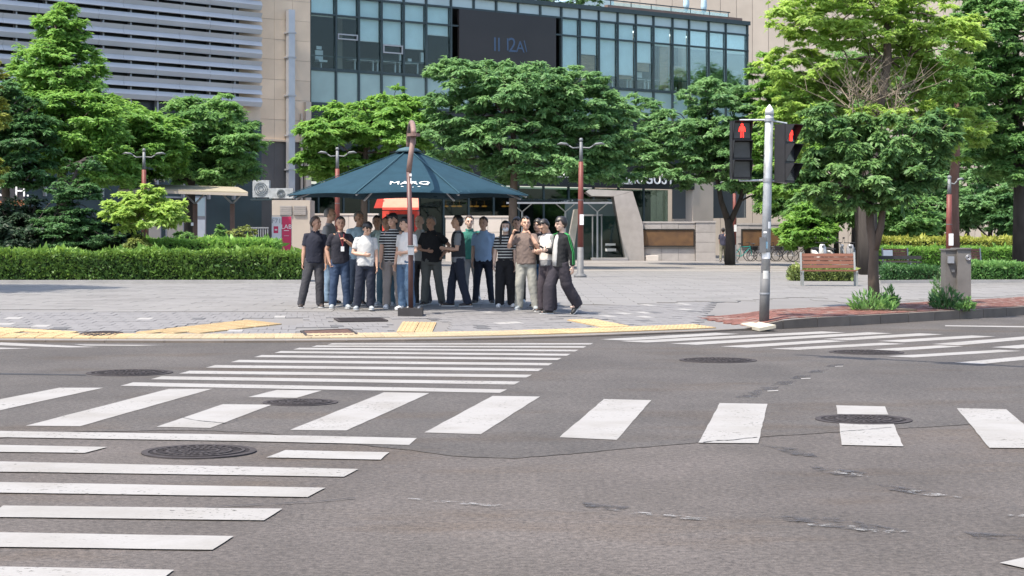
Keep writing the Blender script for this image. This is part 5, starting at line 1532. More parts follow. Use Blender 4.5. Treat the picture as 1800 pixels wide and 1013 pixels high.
    for i in range(1, m_):
        ph = -math.pi / 2 + math.pi * i / m_; ring = []
        for k in range(n):
            w = 2 * math.pi * k / n; cyw, sxw = math.sin(w), math.cos(w)
            thr = bt + (ft - bt) * sm(np.float64((cyw + .35) / .9)) + (0.018 * math.sin(k * 2.4 + sd) if style in ('fringe', 'bowl', 'short') else 0)
            v = Vector((math.cos(ph) * sxw * rad[0], math.cos(ph) * cyw * rad[1], math.sin(ph) * rad[2]))
            if v.z < thr:
                v = Vector((sxw * rad[0] * .62, cyw * rad[1] * .62, float(thr) + .012 + (v.z - float(thr)) * .08))
            else: v *= 1 + .10 * mnoise.noise((v.x * 26 + sd, v.y * 26, v.z * 14)) + .03 * mnoise.noise((v.x * 80 + sd, v.y * 80, v.z * 30))
            ring.append(Hd(c0 + v))
        rings.append(ring)
    b = MB(); b.loft(rings)
    if long or style == 'long':
        for s in (-1, 1):
            b.tube([Hd((s * .075, .0, 1.66)), Hd((s * .088, .005, 1.58)), U((s * .095, .03, 1.48)), U((s * .10, .075, 1.38)), U((s * .085, .105, 1.28))], [.03, .034, .038, .036, .014], 8, flat=.7)
        b.tube([Hd((0, -.08, 1.66)), Hd((0, -.09, 1.56)), U((0, -.10, 1.44)), U((0, -.13, 1.30))], [.06, .075, .085, .06], 10, flat=.45)
    lpart('hair', b, hair, o, True)
    for s in (-1, 1):
        b = MB(); b.ell(Hd((s * .031, .0885, 1.622)), (.011, .008, .0045), 8, 6, HM); lpart('eye', b, M_EYE, o)
        b = MB(); b.tube([Hd((s * .016, .100, 1.643)), Hd((s * .048, .088, 1.645))], .0036, 5, rnd=True); lpart('eyebrow', b, hair, o)
    if mask:
        b = MB(); b.ell(Hd((0, .070, 1.572)), (.058, .050, .048), 14, 10, HM); lpart('face_mask', b, M_WHITEM, o, True)
    else:
        b = MB(); b.tube([Hd((-.022, .088, 1.560)), Hd((0, .0965, 1.560)), Hd((.022, .088, 1.560))], .0055, 6, rnd=True); lpart('mouth', b, M_LIP, o)
    if glasses:
        b = MB()
        for s in (-1, 1): b.tube([Hd((s * .032 + .02 * math.cos(w), .104, 1.622 + .016 * math.sin(w))) for w in np.linspace(0, 6.28, 11)], .003, 5, cap=False); b.tube([Hd((s * .054, .10, 1.625)), Hd((s * .078, .0, 1.622))], .003, 5)
        lpart('glasses', b, M_EYE, o)
    if extra: extra(o, J, U, Hd, HM)
    o['_j'] = 0
    del o['_j']
    o_info = dict(o=o, J=J)
    return o_info

cl = lambda n, c, v=.08: mat('cloth_' + n, c, .9, v, 5, bump=.25, bscale=180)
M_SHOE_D = mat('dark_shoe', (.035, .028, .026), .5, .2, 8); M_SHOE_W = mat('white_sneaker', (.55, .57, .58), .7, .1, 8); M_SHOE_G = mat('grey_sneaker', (.28, .31, .33), .7, .15, 8)
M_SOLE = mat('shoe_sole', (.45, .45, .44), .8, .1, 8); M_SLIDE = mat('black_slide', (.02, .02, .02), .6, .1, 8); M_SOCK = mat('white_sock', (.62, .62, .60), .9, .05, 8)
M_PHONE = mat('phone_black', (.02, .02, .025), .25, .1, 5, spec=.6)

def lanyard(o, J, U, Hd, HM):
    b = MB(); b.tube([U((-.05, .085, 1.44)), U((-.03, .135, 1.33)), U((-.012, .15, 1.20))], .005, 5); b.tube([U((.05, .085, 1.44)), U((.02, .135, 1.33)), U((-.012, .15, 1.20))], .005, 5); lpart('lanyard', b, mat('lanyard_red', (.35, .06, .07), .8, .1, 5), o)
    b = MB(); b.box(U((-.012, .152, 1.15)), (.065, .008, .095)); lpart('name_card', b, M_WHITEM, o)
def vest(col):
    def f(o, J, U, Hd, HM):
        b = MB(); b.loft([[U(q) for q in ringz(0, 0, z, rx, ry)] for z, rx, ry in ((.96, .182, .142), (1.15, .182, .136), (1.30, .176, .134), (1.40, .130, .112), (1.45, .095, .083))]); v = lpart('vest', b, col, o); remesh(v, .014, None, 2, .008, 3.0)
    return f
def strap_bag(o, J, U, Hd, HM):
    b = MB(); b.tube([U((.10, .0, 1.47)), U((.07, .125, 1.36)), U((-.08, .145, 1.15)), U((-.17, .05, 1.0)), U((-.12, -.13, 1.05)), U((.04, -.13, 1.33)), U((.10, -.01, 1.47))], .012, 6, flat=1.6); lpart('bag_strap', b, M_BLACK, o)
def trackstripes(o, J, U, Hd, HM):
    M_GRN = mat('track_green', (.035, .30, .075), .7, .1, 5)
    for nm, s in (('L', -1), ('R', 1)):
        sh, el, wr = J['sh' + nm], J['el' + nm], J['wr' + nm]
        n1 = Vector((s, .25, .25)).normalized()
        for q in (-.016, .016):
            d = Vector((0, q, 0)); b = MB()
            b.tube([U((s * .09, -.01, 1.47)) + d, sh + n1 * .074 + d + Vector((0, 0, .03)), sh.lerp(el, .5) + n1 * .072 + d, el + n1 * .07 + d, el.lerp(wr, .5) + n1 * .06 + d, el.lerp(wr, .92) + n1 * .052 + d], .0065, 6); lpart('sleeve_stripe', b, M_GRN, o)
    b = MB(); b.loft([[U((x, y, z)) for x, y in ((-w, .10), (w, .10), (w * .9, yf), (0, yf + .012), (-w * .9, yf))] for z, w, yf in ((.86, .070, .126), (.98, .078, .138), (1.15, .072, .138), (1.32, .058, .130), (1.43, .040, .095))]); t = lpart('white_shirt_front', b, cl('white', (.43, .43, .42)), o, True)
    b = MB(); b.box(U((.11, .147, 1.27)), (.05, .006, .012)); lpart('jacket_mark', b, M_WHITEM, o)

def hold(info, nm, kind='phone', off=(0, 0, 0), label='', rot=None):
    o = info['o']; J = info['J']; wr = J['wr' + nm]; d = J['fd' + nm]
    q = wr + d * .085 + Vector(off)
    Mw = Matrix.Translation(o.location) @ Matrix.Rotation(o.rotation_euler[2], 4, 'Z') @ Matrix.Diagonal((o.scale[0],) * 3 + (1,))
    e = empty('mobile_phone', Mw @ q); tag(e, label, 'phone')
    e.rotation_euler = (Matrix.Rotation(o.rotation_euler[2], 3, 'Z') @ (rot or Matrix.Identity(3))).to_euler()
    b = MB(); b.box((0, 0, 0), (.075, .010, .155)); lpart('case', b, M_PHONE, e)
    b = MB(); b.box((0, .006, 0), (.068, .003, .146)); lpart('screen', b, mat('phone_screen', (.05, .06, .08), .1, .1, 3, spec=.8), e)

NAVY, BLK = (.014, .016, .028), (.014, .014, .016)
JEAN, JEANL, DARKJ = (.030, .052, .098), (.15, .22, .30), (.03, .045, .075)
kk = lambda px, py: F / P(px, py).y
def hh(px, py, top): return (py - top) / kk(px, py)
def stand(px, py, top, *a, **k):
    return person(px, py, min(1.90, max(1.60, hh(px, py, top))), *a, **k)
p1 = stand(551, 542, 384, 12, 'man in navy polo with feet apart, leftmost of the crowd', cl('navy', NAVY), cl('darkgrey', (.040, .040, .046)), hair=M_HAIRB, skin=M_SKIN2, head=(48, 0), la='down', ra='down', stance=((-.13, 0), (.24, .05)), girth=1.05, collar=cl('navy', NAVY), wide=.012)
p2 = stand(577, 536, 366, 75, 'tall man in grey shirt turned to the right, behind the navy polo man', cl('midgrey', (.23, .23, .23)), cl('paleblue', JEANL), hair=M_HAIRG, head=(10, 0), style='bald')
p3 = stand(598, 543.5, 384, 10, 'man in navy tee and jeans with a red lanyard and white card', cl('navy2', (.018, .018, .026)), cl('jeans', JEAN), la='chest', ra='pocket', skin=M_SKIN2, extra=lanyard, shoes=M_SHOE_G, stance=((-.15, 0), (.15, .0)), girth=1.04, wide=.008)
p4 = stand(625, 537, 375, 15, 'man in pale blue shirt standing behind the lanyard man', cl('skyshirt', (.36, .48, .55)), cl('slate', (.10, .13, .18)), hair=M_HAIRG, skin=M_SKIN2, head=(20, 0), sleeve=.6, shoes=M_SHOE_D)
p5 = stand(640, 546, 391, 5, 'man in white tee with bowed head and one hand on his belly', cl('white', (.43, .43, .42)), cl('inkblue', (.020, .024, .038)), head=(20, 34), ra='belly', la='down', style='fringe', shoes=M_SHOE_G, stance=((-.13, 0), (.13, .03)), girth=1.05, wide=.01)
p6 = stand(664, 536, 382, 0, 'dark haired person in mint shirt, face just behind the white tee man', cl('mint', (.42, .50, .46)), cl('tealjean', (.055, .105, .135)), hair=M_HAIR, skin=M_SKIN2)
p7 = stand(678, 539, 384, -15, 'man in sage green shirt between the white tee and the striped tee', cl('sage', (.30, .37, .33)), cl('tealjean', (.055, .105, .135)), hair=M_HAIRB, skin=M_SKIN2, shoes=M_SHOE_G)
p8 = stand(690, 544, 378, 8, 'person in black tee with thin white stripes and grey trousers', stripe_mat('striped_tee', (.014, .014, .016), (.60, .60, .58), 20.0, .27), cl('warmgrey', (.24, .215, .20)), style='bowl', head=(-30, 5), shoes=M_SHOE_W, stance=((-.12, 0), (.12, -.02)), wide=.006, girth=.97)
p9 = stand(715, 546, 385, -38, 'person in off white tee and jeans, partly behind the maroon pole', cl('offwhite', (.58, .56, .53)), cl('midjean', (.055, .10, .165)), style='fringe', head=(-30, 8), shoes=M_SHOE_W, la='belly', stance=((-.09, 0), (.10, .06)), wide=.012)
p10 = stand(741, 536, 381, -20, 'pink faced man in white shirt behind the maroon pole', cl('white', (.43, .43, .42)), cl('charcoal', (.06, .06, .065)), hair=M_HAIRG, skin=M_SKINP, head=(-10, 0), style='bald')
p11 = stand(761, 538, 383, -6, 'stocky man in black polo and grey trousers with a hand on his hip', cl('black', BLK), cl('greygreen', (.115, .118, .108)), hair=M_HAIRG, skin=M_SKIN2, la='hip', ra='belly', head=(-20, 5), style='short', girth=1.15, stance=((-.17, 0), (.17, .03)), wide=.01, collar=cl('black', BLK))
p12 = stand(806, 540, 382, -82, 'man in profile with dark vest over grey tee, facing left', cl('grey2', (.19, .20, .21)), cl('darknavy', (.018, .022, .036)), extra=vest(cl('vestblack', (.022, .024, .028))), la='phone', ra='belly', stance=((-.10, -.12), (.10, .14)), wide=.012)
p13 = stand(827, 529, 382, 8, 'man in dark green polo and pale grey trousers, second row', cl('green', (.035, .17, .135)), cl('palegrey', (.25, .25, .245)), hair=M_HAIRB, skin=M_SKINP, shoes=M_SHOE_W, collar=cl('green', (.035, .17, .135)))
p14 = stand(848, 535, 384, -4, 'man in light blue shirt and navy trousers right of the green polo', cl('lightblue', (.26, .37, .52)), cl('darknavy', (.018, .022, .036)), hair=M_HAIRB, head=(-12, 5), girth=1.06, sleeve=.62, stance=((-.16, 0), (.16, .03)), collar=cl('lightblue', (.26, .37, .52)))
p15 = stand(890, 541, 391, -2, 'woman in white face mask, striped top and black wide trousers', stripe_mat('striped_top', (.016, .016, .018), (.55, .55, .52), 17.0, .33), cl('jetblack', (.011, .011, .013)), style='long', mask=True, girth=.93, skin=M_SKINP, stance=((-.12, 0), (.12, 0)), wide=.028, shirt_hem=.97, sleeve=.6, shoes=M_SHOE_W)
p16 = stand(908, 534, 385, -10, 'dark haired man in black shirt between the masked woman and the taupe tee', cl('black', BLK), cl('jetblack', (.011, .011, .013)), shoes=M_SHOE_G, head=(15, 0), style='fringe')
p17 = stand(927, 546, 384, -8, 'stocky man in taupe tee and pale trousers with a phone at his ear', cl('taupe', (.155, .118, .102)), cl('khaki', (.29, .285, .25)), ra='ear', la='chin', head=(20, -4), girth=1.13, shoes=M_SHOE_G, stance=((-.15, 0), (.16, .04)), wide=.014, sleeve=.65)
p19 = stand(949, 541, 388, -25, 'person in black top and cropped jeans, mostly hidden behind the taupe tee man', cl('black', BLK), cl('bluejean', (.06, .135, .26)), cropped=True, la='down', style='fringe')
p18 = stand(963, 549, 386, -42, 'person in cream vest over grey sleeves, bowed over a phone', cl('greysleeve', (.20, .20, .205)), cl('plum', (.050, .040, .048)), extra=vest(cl('cream', (.62, .58, .53))), ra='phone', la='phone', head=(-10, 34), style='short', stance=((-.11, 0), (.13, .08)), wide=.014, shoes=M_SHOE_D)
p20 = stand(985, 553, 384, -55, 'man in black track jacket with green sleeve stripes walking left', cl('trackblack', (.012, .013, .015)), cl('darkplum', (.032, .028, .036)), ra='phone', la='swingb', head=(-6, 8), style='bowl', walk=True, slides=True, sleeve=2, extra=trackstripes, stance=((-.10, -.34), (.09, .26)), wide=.035, shirt_hem=.84, skin=M_SKINP, lean=-3.0)
p21 = stand(1271, 462, 402, 170, 'man in navy tee and khaki trousers walking away on the far plaza', cl('farnavy', (.035, .036, .060)), cl('olive', (.14, .135, .10)), skin=M_SKIN, walk=True, la='swingf', ra='swingb', stance=((-.10, -.22), (.09, .20)), wide=.01, vox=.011)
p21['o']['category'] = 'person'
hold(p17, 'R', off=(.03, -.02, .0), label='black phone held to the ear of the taupe tee man', rot=Matrix.Rotation(R(90), 3, 'Z'))
hold(p18, 'R', off=(0, .01, .035), label='phone held by the person in the cream vest', rot=Matrix.Rotation(R(-50), 3, 'X'))
hold(p20, 'R', off=(0, .01, .03), label='black phone held by the walking man in the track jacket', rot=Matrix.Rotation(R(-60), 3, 'X'))
finish_pending()

# ================================================================== VEGETATION
rs = np.random.RandomState(11)
M_BARK = mat('bark', (.10, .075, .058), .9, .3, 5, bump=.6, bscale=30, stretch=(1, 1, .3))
M_BARKD = mat('dark_bark', (.045, .038, .033), .9, .3, 5, bump=.6, bscale=30, stretch=(1, 1, .3))
M_BARKR = mat('red_bark', (.17, .095, .075), .9, .3, 4, bump=.6, bscale=25, stretch=(1, 1, .3))
M_TWIG = mat('bare_twig', (.17, .14, .105), .9, .2, 5)
LEAF = {
    'fresh': leaf_mat('leaf_fresh', (.095, .235, .045), (.26, .47, .095), .42),
    'mid': leaf_mat('leaf_mid', (.075, .195, .055), (.225, .41, .12), .44),
    'blue': leaf_mat('leaf_bluegreen', (.078, .19, .072), (.235, .42, .155), .44),
    'dark': leaf_mat('leaf_dark', (.034, .098, .034), (.092, .21, .062), .25),
    'deep': leaf_mat('leaf_deep', (.010, .028, .014), (.028, .062, .026), .15),
    'yellow': leaf_mat('leaf_yellow', (.21, .36, .075), (.43, .60, .14), .5),
    'olive': leaf_mat('leaf_olive', (.10, .15, .04), (.26, .31, .08)),
    'street': leaf_mat('leaf_street', (.055, .145, .048), (.20, .35, .11), .35),
    'hedge': leaf_mat('leaf_hedge', (.055, .125, .030), (.21, .36, .06), .3),
    'gold': leaf_mat('leaf_gold', (.19, .25, .05), (.40, .42, .08)),
}
def leaves_mesh(name, p, d, w, L, Wd, tone):
    """one rhombic, slightly folded leaf per row"""
    n = len(p)
    L = L[:, None]; Wd = Wd[:, None]
    up = np.cross(w, d)
    v = np.empty((n, 4, 3), 'f')
    v[:, 0] = p; v[:, 1] = p + d * L * .45 + w * Wd * .5 + up * L * .06; v[:, 2] = p + d * L - up * L * .10; v[:, 3] = p + d * L * .45 - w * Wd * .5 + up * L * .06
    me = bpy.data.meshes.new(name)
    me.vertices.add(n * 4); me.vertices.foreach_set('co', v.ravel())
    me.loops.add(n * 4); me.loops.foreach_set('vertex_index', np.arange(n * 4, dtype='i'))
    me.polygons.add(n); me.polygons.foreach_set('loop_start', np.arange(0, n * 4, 4, dtype='i'))
    try: me.polygons.foreach_set('loop_total', np.full(n, 4, 'i'))
    except Exception: pass
    at = me.attributes.new('tone', 'FLOAT', 'FACE'); at.data.foreach_set('value', np.clip(tone, 0, 1).astype('f'))
    me.update(calc_edges=True); me.validate()
    return me
def unit(a): return a / np.maximum(np.linalg.norm(a, axis=-1, keepdims=True), 1e-6)

def crown_leaves(blobs, n_clump, n_spray, n_leaf, L, flat=.5, droop=.35, crad=.30, low=-.75, fill=.72):
    n_clump = int(n_clump * 1.7); n_spray = max(8, int(n_spray * .74)); crad *= .74; flat = min(.75, flat * 1.1)
    """blobs: (centre, rx, ry, rz). Leaves on sprays, sprays in flattened clumps, clumps through the crown's volume. Returns arrays and clump centres."""
    C = np.array([b[0] for b in blobs]); Rb = np.array([b[1:] for b in blobs])
    wgt = (Rb[:, 0] * Rb[:, 2]) ** 1.0; wgt = wgt / wgt.sum()
    cc = []; cr = []; co = []
    tries = 0
    while len(cc) < n_clump and tries < n_clump * 30:
        tries += 1
        i = rs.choice(len(blobs), p=wgt); dv = unit(rs.normal(size=3))
        if dv[2] < low and rs.rand() < .85: continue
        f = fill + (1 - fill) * rs.rand() ** .6
        if rs.rand() < .22: f = rs.uniform(.25, .7)
        c = C[i] + dv * Rb[i] * f * .9 * rs.uniform(.86, 1.14)
        q = ((c - C) / Rb); q = np.sqrt((q ** 2).sum(1)); q[i] = 9
        if (q < .45).any() and rs.rand() < .8: continue
        cc.append(c); cr.append(crad * Rb[i].mean() * rs.uniform(.65, 1.3)); co.append(dv)
    cc = np.array(cc); cr = np.array(cr); co = np.array(co); nC = len(cc)
    N = nC * n_spray
    ci = np.repeat(np.arange(nC), n_spray)
    sdv = unit(rs.normal(size=(N, 3)) * np.array([1, 1, .55]) + co[ci] * .55 + np.array([0, 0, .12]))
    ln = cr[ci] * (rs.uniform(.5, 1.15, N) + .6 * (rs.rand(N) > .84))
    e0 = cc[ci]; vec = sdv * ln[:, None]; vec[:, 2] *= flat
    M = N * n_leaf
    si = np.repeat(np.arange(N), n_leaf); t = rs.uniform(.35, 1.05, M)
    p = e0[si] + vec[si] * t[:, None]; p[:, 2] -= droop * ln[si] * (t ** 2) * .5
    p += rs.normal(size=(M, 3)) * (.05 * cr[ci[si]])[:, None]
    a = rs.choice([-1, 1], M) * rs.uniform(.3, 1.2, M)
    h = unit(vec)[si]; ca, sa = np.cos(a), np.sin(a)
    d = np.stack([h[:, 0] * ca - h[:, 1] * sa, h[:, 0] * sa + h[:, 1] * ca, h[:, 2] * .4 - droop * rs.uniform(.2, 1.2, M)], 1); d = unit(d + rs.normal(size=(M, 3)) * .18)
    out = co[ci[si]]; upv = unit(np.array([0, 0, .75]) + rs.normal(size=(M, 3)) * .34 + sdv[si] * .30 + out * .55)
    w = unit(np.cross(d, upv))
    Ls = L * .86 * rs.uniform(.55, 1.4, M)
    ct = rs.uniform(0, 1, nC)
    tone = .42 * ct[ci[si]] + .58 * rs.rand(M)
    return (p, d, w, Ls, Ls * rs.uniform(.28, .44, M), tone), cc

def limbs(mb, starts, ends, r0=.05, r1=.012, n=5, sag=.1):
    for s, e in zip(starts, ends):
        s = Vector(s); e = Vector(e); m = s.lerp(e, .5) + Vector((rs.uniform(-.1, .1), rs.uniform(-.1, .1), sag)) * (e - s).length
        q1 = s.lerp(m, .55) + Vector((0, 0, .06)) * (e - s).length
        mb.tube([s, q1, m, e], [r0, r0 * .8, r0 * .55, r1], n)

def grow(mb, roots, cc, r0):
    """join every clump to the trunk or to a clump already reached, nearest first"""
    nodes = [(Vector(q), 0.0, 0) for q in roots]; todo = [Vector(c) for c in cc]
    N = np.array([tuple(n[0]) for n in nodes]); D = np.zeros(len(nodes)); G_ = [0] * len(nodes)
    order = sorted(todo, key=lambda c: min((c - q[0]).length for q in nodes))
    for c in order:
        dist = np.linalg.norm(N - np.array(c), axis=1); cost = dist + .55 * D + np.where(N[:, 2] > c.z + .4, .6, 0)
        i = int(np.argmin(cost)); s = Vector(N[i]); ln = (c - s).length; g = G_[i]
        r = max(.010, r0 * .72 ** g)
        m = s.lerp(c, .5) + Vector((rs.uniform(-.12, .12), rs.uniform(-.12, .12), .10)) * ln
        mb.tube([s, m, c], [r, r * .85, r * .62], 5)
        N = np.vstack([N, np.array(c)]); D = np.append(D, D[i] + ln); G_.append(g + 1)

def tree(name, label, base, trunk, blobs, leaf, bark=M_BARK, n_clump=60, n_spray=34, n_leaf=10, L=.2, r=(.16, .09), group='trees around the plaza', limb_r=.045, forks=None, **kw):
    """trunk: points from base to top. blobs in world coordinates."""
    e = empty(name, base); tag(e, label, 'tree', group)
    arr, cc = crown_leaves(blobs, n_clump, n_spray, n_leaf, L, **kw)
    o0 = np.array(base)
    me = leaves_mesh('crown', arr[0] - o0, *arr[1:]); put('crown', me, LEAF[leaf], e)
    b = MB(); n = len(trunk); b.tube(trunk, [r[0] + (r[1] - r[0]) * (k / (n - 1)) ** .8 for k in range(n)], 10)
    for f in (forks or []): b.tube(f[0], f[1], 8)
    part('trunk', b, bark, e, True)
    b = MB(); pts = [Vector(t) for t in trunk[len(trunk) // 2:]]
    for f in (forks or []): pts += [Vector(q) for q in f[0][1:]]
    st = []
    for c in cc:
        c = Vector(c); cand = [q for q in pts if q.z < c.z + .3] or pts
        st.append(min(cand, key=lambda q: (q - c).length))
    grow(b, pts, cc, limb_r); part('branches', b, bark, e)
    return e
def PB(px, py, rx, rz, Y, dY=0.0, ry=None):
    k = F / (Y + dY); c = W(px, py, Y + dY); return ((c.x, c.y, c.z), rx / k, (ry or rx) / k, rz / k)
def TR(Y, *pp): return [W(px, py, Y + (q[0] if q else 0)) for px, py, *q in pp]
def gz(px, Y): x = kx(px, Y); return Vector((x, Y, PZ(x, Y)))

# --- left side
Y = 63.0
tree('broadleaf_tree', 'tall bright green tree with a pointed top at upper left', gz(108, Y), [gz(108, Y)] + TR(Y, (109, 300), (106, 160), (104, 40)),
     [PB(106, 58, 50, 50, Y), PB(105, 130, 88, 62, Y), PB(125, 215, 98, 66, Y, -.6), PB(60, 255, 66, 62, Y, -.5), PB(165, 285, 74, 52, Y, -.8)], 'fresh', n_clump=250, n_spray=26, n_leaf=9, L=.22, r=(.24, .04), crad=.30, flat=.7, droop=.3)
Y = 67.0
tree('broadleaf_tree', 'light green spreading tree between the pointed tree and the shelter', gz(232, Y), [gz(232, Y)] + TR(Y, (233, 330), (236, 250)),
     [PB(225, 225, 80, 50, Y), PB(278, 255, 58, 62, Y, -.5), PB(190, 290, 60, 48, Y, -.8), PB(245, 300, 70, 34, Y, .3)], 'fresh', n_clump=140, L=.22, r=(.18, .08), flat=.5)
Y = 70.0
tree('zelkova_tree', 'rounded green tree over the right end of the shelter', gz(333, Y), [gz(333, Y), W(334, 370, Y), W(336, 315, Y), W(345, 250, Y)],
     [PB(362, 214, 82, 50, Y), PB(402, 258, 66, 52, Y, -.4), PB(320, 262, 58, 52, Y), PB(372, 298, 84, 32, Y, .5)], 'mid', bark=M_BARKD, n_clump=180, L=.21, r=(.28, .12), flat=.45, droop=.45)
Y = 60.0
tree('broadleaf_tree', 'dark green tree at the left edge above the shop sign', gz(10, Y), [gz(10, Y)] + TR(Y, (10, 330), (12, 240)),
     [PB(5, 200, 60, 70, Y), PB(45, 250, 60, 55, Y, -.5), PB(40, 300, 52, 36, Y, -.6), PB(-30, 280, 50, 70, Y)], 'dark', n_clump=130, L=.19, r=(.2, .08))
tree('golden_tree', 'yellowing slender tree cut by the left edge', gz(-12, 57), [gz(-12, 57)] + TR(57, (-12, 300), (-8, 140)),
     [PB(-6, 125, 20, 40, 57), PB(-8, 205, 22, 45, 57), PB(-14, 290, 20, 40, 57)], 'gold', n_clump=34, n_spray=20, n_leaf=8, L=.15, r=(.1, .03))
Y = 57.0
tree('yew_tree', 'dark layered evergreen in front of the shelter roof, left', gz(108, Y), [gz(108, Y)] + TR(Y, (109, 400), (125, 330), (140, 285)),
     [PB(150, 290, 38, 20, Y), PB(135, 335, 55, 28, Y), PB(120, 385, 70, 34, Y), PB(150, 420, 75, 24, Y)], 'dark', bark=M_BARKD, n_clump=120, n_spray=28, n_leaf=9, L=.13, r=(.12, .04), flat=.3, droop=.25, fill=.4)
for px, py, rx, rz, lb in ((50, 408, 92, 62, 'nearly black shrub behind the left end of the long hedge'), (188, 422, 56, 46, 'dark rounded shrub behind the hedge, below the pale shrub tree')):
    Y = 57.8
    tree('dark_shrub', lb, gz(px, Y), [gz(px, Y), W(px, py, Y), W(px + 3, py - 20, Y)], [PB(px, py, rx, rz, Y), PB(px + 20, py + 8, rx * .9, rz * .8, Y, .5)], 'deep', bark=M_BARKD, n_clump=170, L=.17, r=(.06, .03), group='shrubs behind the hedge', low=-1, fill=.3)
Y = 55.5
tree('shrub_tree', 'yellowish green open shrub in front of the shelter post', gz(255, Y), [gz(255, Y), W(254, 420, Y), W(253, 370, Y)],
     [PB(252, 378, 54, 40, Y), PB(296, 375, 34, 26, Y), PB(214, 368, 34, 34, Y), PB(262, 342, 28, 20, Y)], 'yellow', n_clump=70, n_spray=20, n_leaf=8, L=.20, r=(.05, .03), group='shrubs behind the hedge', limb_r=.02)
tree('spiky_shrub', 'low spiky shrub at the foot of the pale shrub tree', gz(243, 55), [gz(243, 55), W(243, 436, 55)], [PB(243, 432, 22, 16, 55)], 'olive', n_clump=16, n_spray=18, n_leaf=7, L=.20, r=(.03, .02), group='shrubs behind the hedge', limb_r=.01)
for px, py, rx, rz, lf, lb in ((388, 412, 8, 18, 'mid', 'small upright conifer beside the shelter post'), (425, 415, 26, 17, 'olive', 'wispy pale shrub right of the shelter post'), (362, 422, 14, 9, 'yellow', 'round clipped bush under the shelter'), (322, 420, 22, 16, 'mid', 'leafy bush at the foot of the shelter post')):
    tree('small_shrub', lb, gz(px, 64), [gz(px, 64), W(px, py, 64)], [PB(px, py, rx, rz, 64)], lf, n_clump=22, n_spray=16, n_leaf=8, L=.12, r=(.03, .02), group='shrubs behind the hedge', limb_r=.01, low=-1)

# --- behind the parasol
Y = 74.0
tree('zelkova_tree', 'fresh green layered tree behind the left half of the parasol', gz(640, Y), [gz(640, Y)] + TR(Y, (640, 340), (642, 270), (650, 220)),
     [PB(640, 205, 88, 34, Y), PB(590, 232, 72, 34, Y, -.5), PB(690, 230, 72, 50, Y), PB(610, 275, 80, 26, Y, .5), PB(560, 285, 48, 26, Y), PB(690, 180, 40, 30, Y, .4), PB(720, 220, 50, 60, Y), PB(640, 300, 90, 30, Y, 1.5)], 'fresh', n_clump=230, n_spray=28, L=.24, r=(.18, .08), flat=.32, droop=.4)
Y = 70.0
tree('zelkova_tree', 'largest rounded tree, above the right half of the parasol', gz(900, Y), [gz(900, Y)] + TR(Y, (902, 350), (905, 280), (900, 200)),
     [PB(840, 135, 90, 42, Y), PB(925, 165, 110, 58, Y), PB(1010, 190, 90, 60, Y, .5), PB(800, 205, 70, 60, Y), PB(900, 240, 120, 55, Y, .3), PB(1060, 235, 75, 60, Y, .8), PB(960, 290, 130, 38, Y, 1.0), PB(820, 270, 80, 46, Y, 1.2), PB(1060, 295, 70, 36, Y, 1.2), PB(1010, 140, 60, 30, Y)], 'blue', n_clump=430, n_spray=28, L=.23, r=(.22, .1), flat=.45, droop=.45, crad=.24)
Y = 80.0
c0 = gz(1283, Y)
tree('zelkova_tree', 'broad tree with a forked dark trunk by the far lamp post', c0, [c0, W(1284, 420, Y), W(1280, 385, Y)],
     [PB(1255, 170, 70, 42, Y), PB(1200, 235, 85, 50, Y), PB(1290, 230, 80, 60, Y), PB(1170, 290, 70, 32, Y, -.4), PB(1260, 300, 85, 46, Y, -.5), PB(1320, 300, 55, 60, Y), PB(1130, 270, 60, 50, Y, .5), PB(1120, 200, 60, 36, Y, 1.5), PB(1330, 200, 50, 60, Y)], 'blue', bark=M_BARKD, n_clump=330, n_spray=26, L=.22, r=(.26, .18), flat=.4, droop=.45, crad=.25, limb_r=.05,
     forks=[([W(1280, 390, Y), W(1268, 355, Y), W(1258, 300, Y), W(1250, 240, Y)], [.16, .12, .09, .04]), ([W(1283, 392, Y), W(1300, 355, Y), W(1315, 310, Y), W(1318, 260, Y)], [.14, .11, .08, .04])])

# --- street tree on the right, close to the kerb
st = P(1537, 543); Y = st.y
tree('street_tree', 'street tree with forked trunk and glossy dark crown growing from the brick pavement', st, [st, W(1535, 480, Y), W(1536, 440, Y), W(1530, 400, Y), W(1528, 350, Y)],
     [PB(1550, 250, 84, 48, Y), PB(1465, 275, 58, 58, Y, -.1), PB(1612, 280, 66, 58, Y), PB(1540, 315, 100, 42, Y), PB(1445, 215, 45, 40, Y), PB(1640, 230, 45, 45, Y), PB(1480, 340, 60, 28, Y, .1), PB(1430, 300, 36, 40, Y), PB(1500, 225, 40, 36, Y, .2), PB(1560, 350, 40, 22, Y, -.2), PB(1415, 330, 26, 26, Y, .1)], 'street', n_clump=135, n_spray=24, n_leaf=11, L=.165, r=(.13, .07), limb_r=.018, flat=.65, droop=.6, crad=.27, low=-.8, group='street trees',
     forks=[([W(1536, 440, Y), W(1548, 400, Y), W(1554, 350, Y), W(1570, 300, Y)], [.10, .075, .06, .03])])
Y = 77.0
tree('zelkova_tree', 'green tree filling the view behind the right signal head', gz(1512, Y), [gz(1512, Y)] + TR(Y, (1508, 370), (1470, 310), (1400, 230)),
     [PB(1385, 180, 62, 60, Y), PB(1370, 260, 58, 55, Y), PB(1420, 290, 58, 55, Y), PB(1385, 335, 62, 40, Y), PB(1350, 130, 36, 40, Y), PB(1440, 220, 50, 60, Y)], 'fresh', bark=M_BARKD, n_clump=170, L=.23, r=(.2, .08), flat=.45, droop=.4)
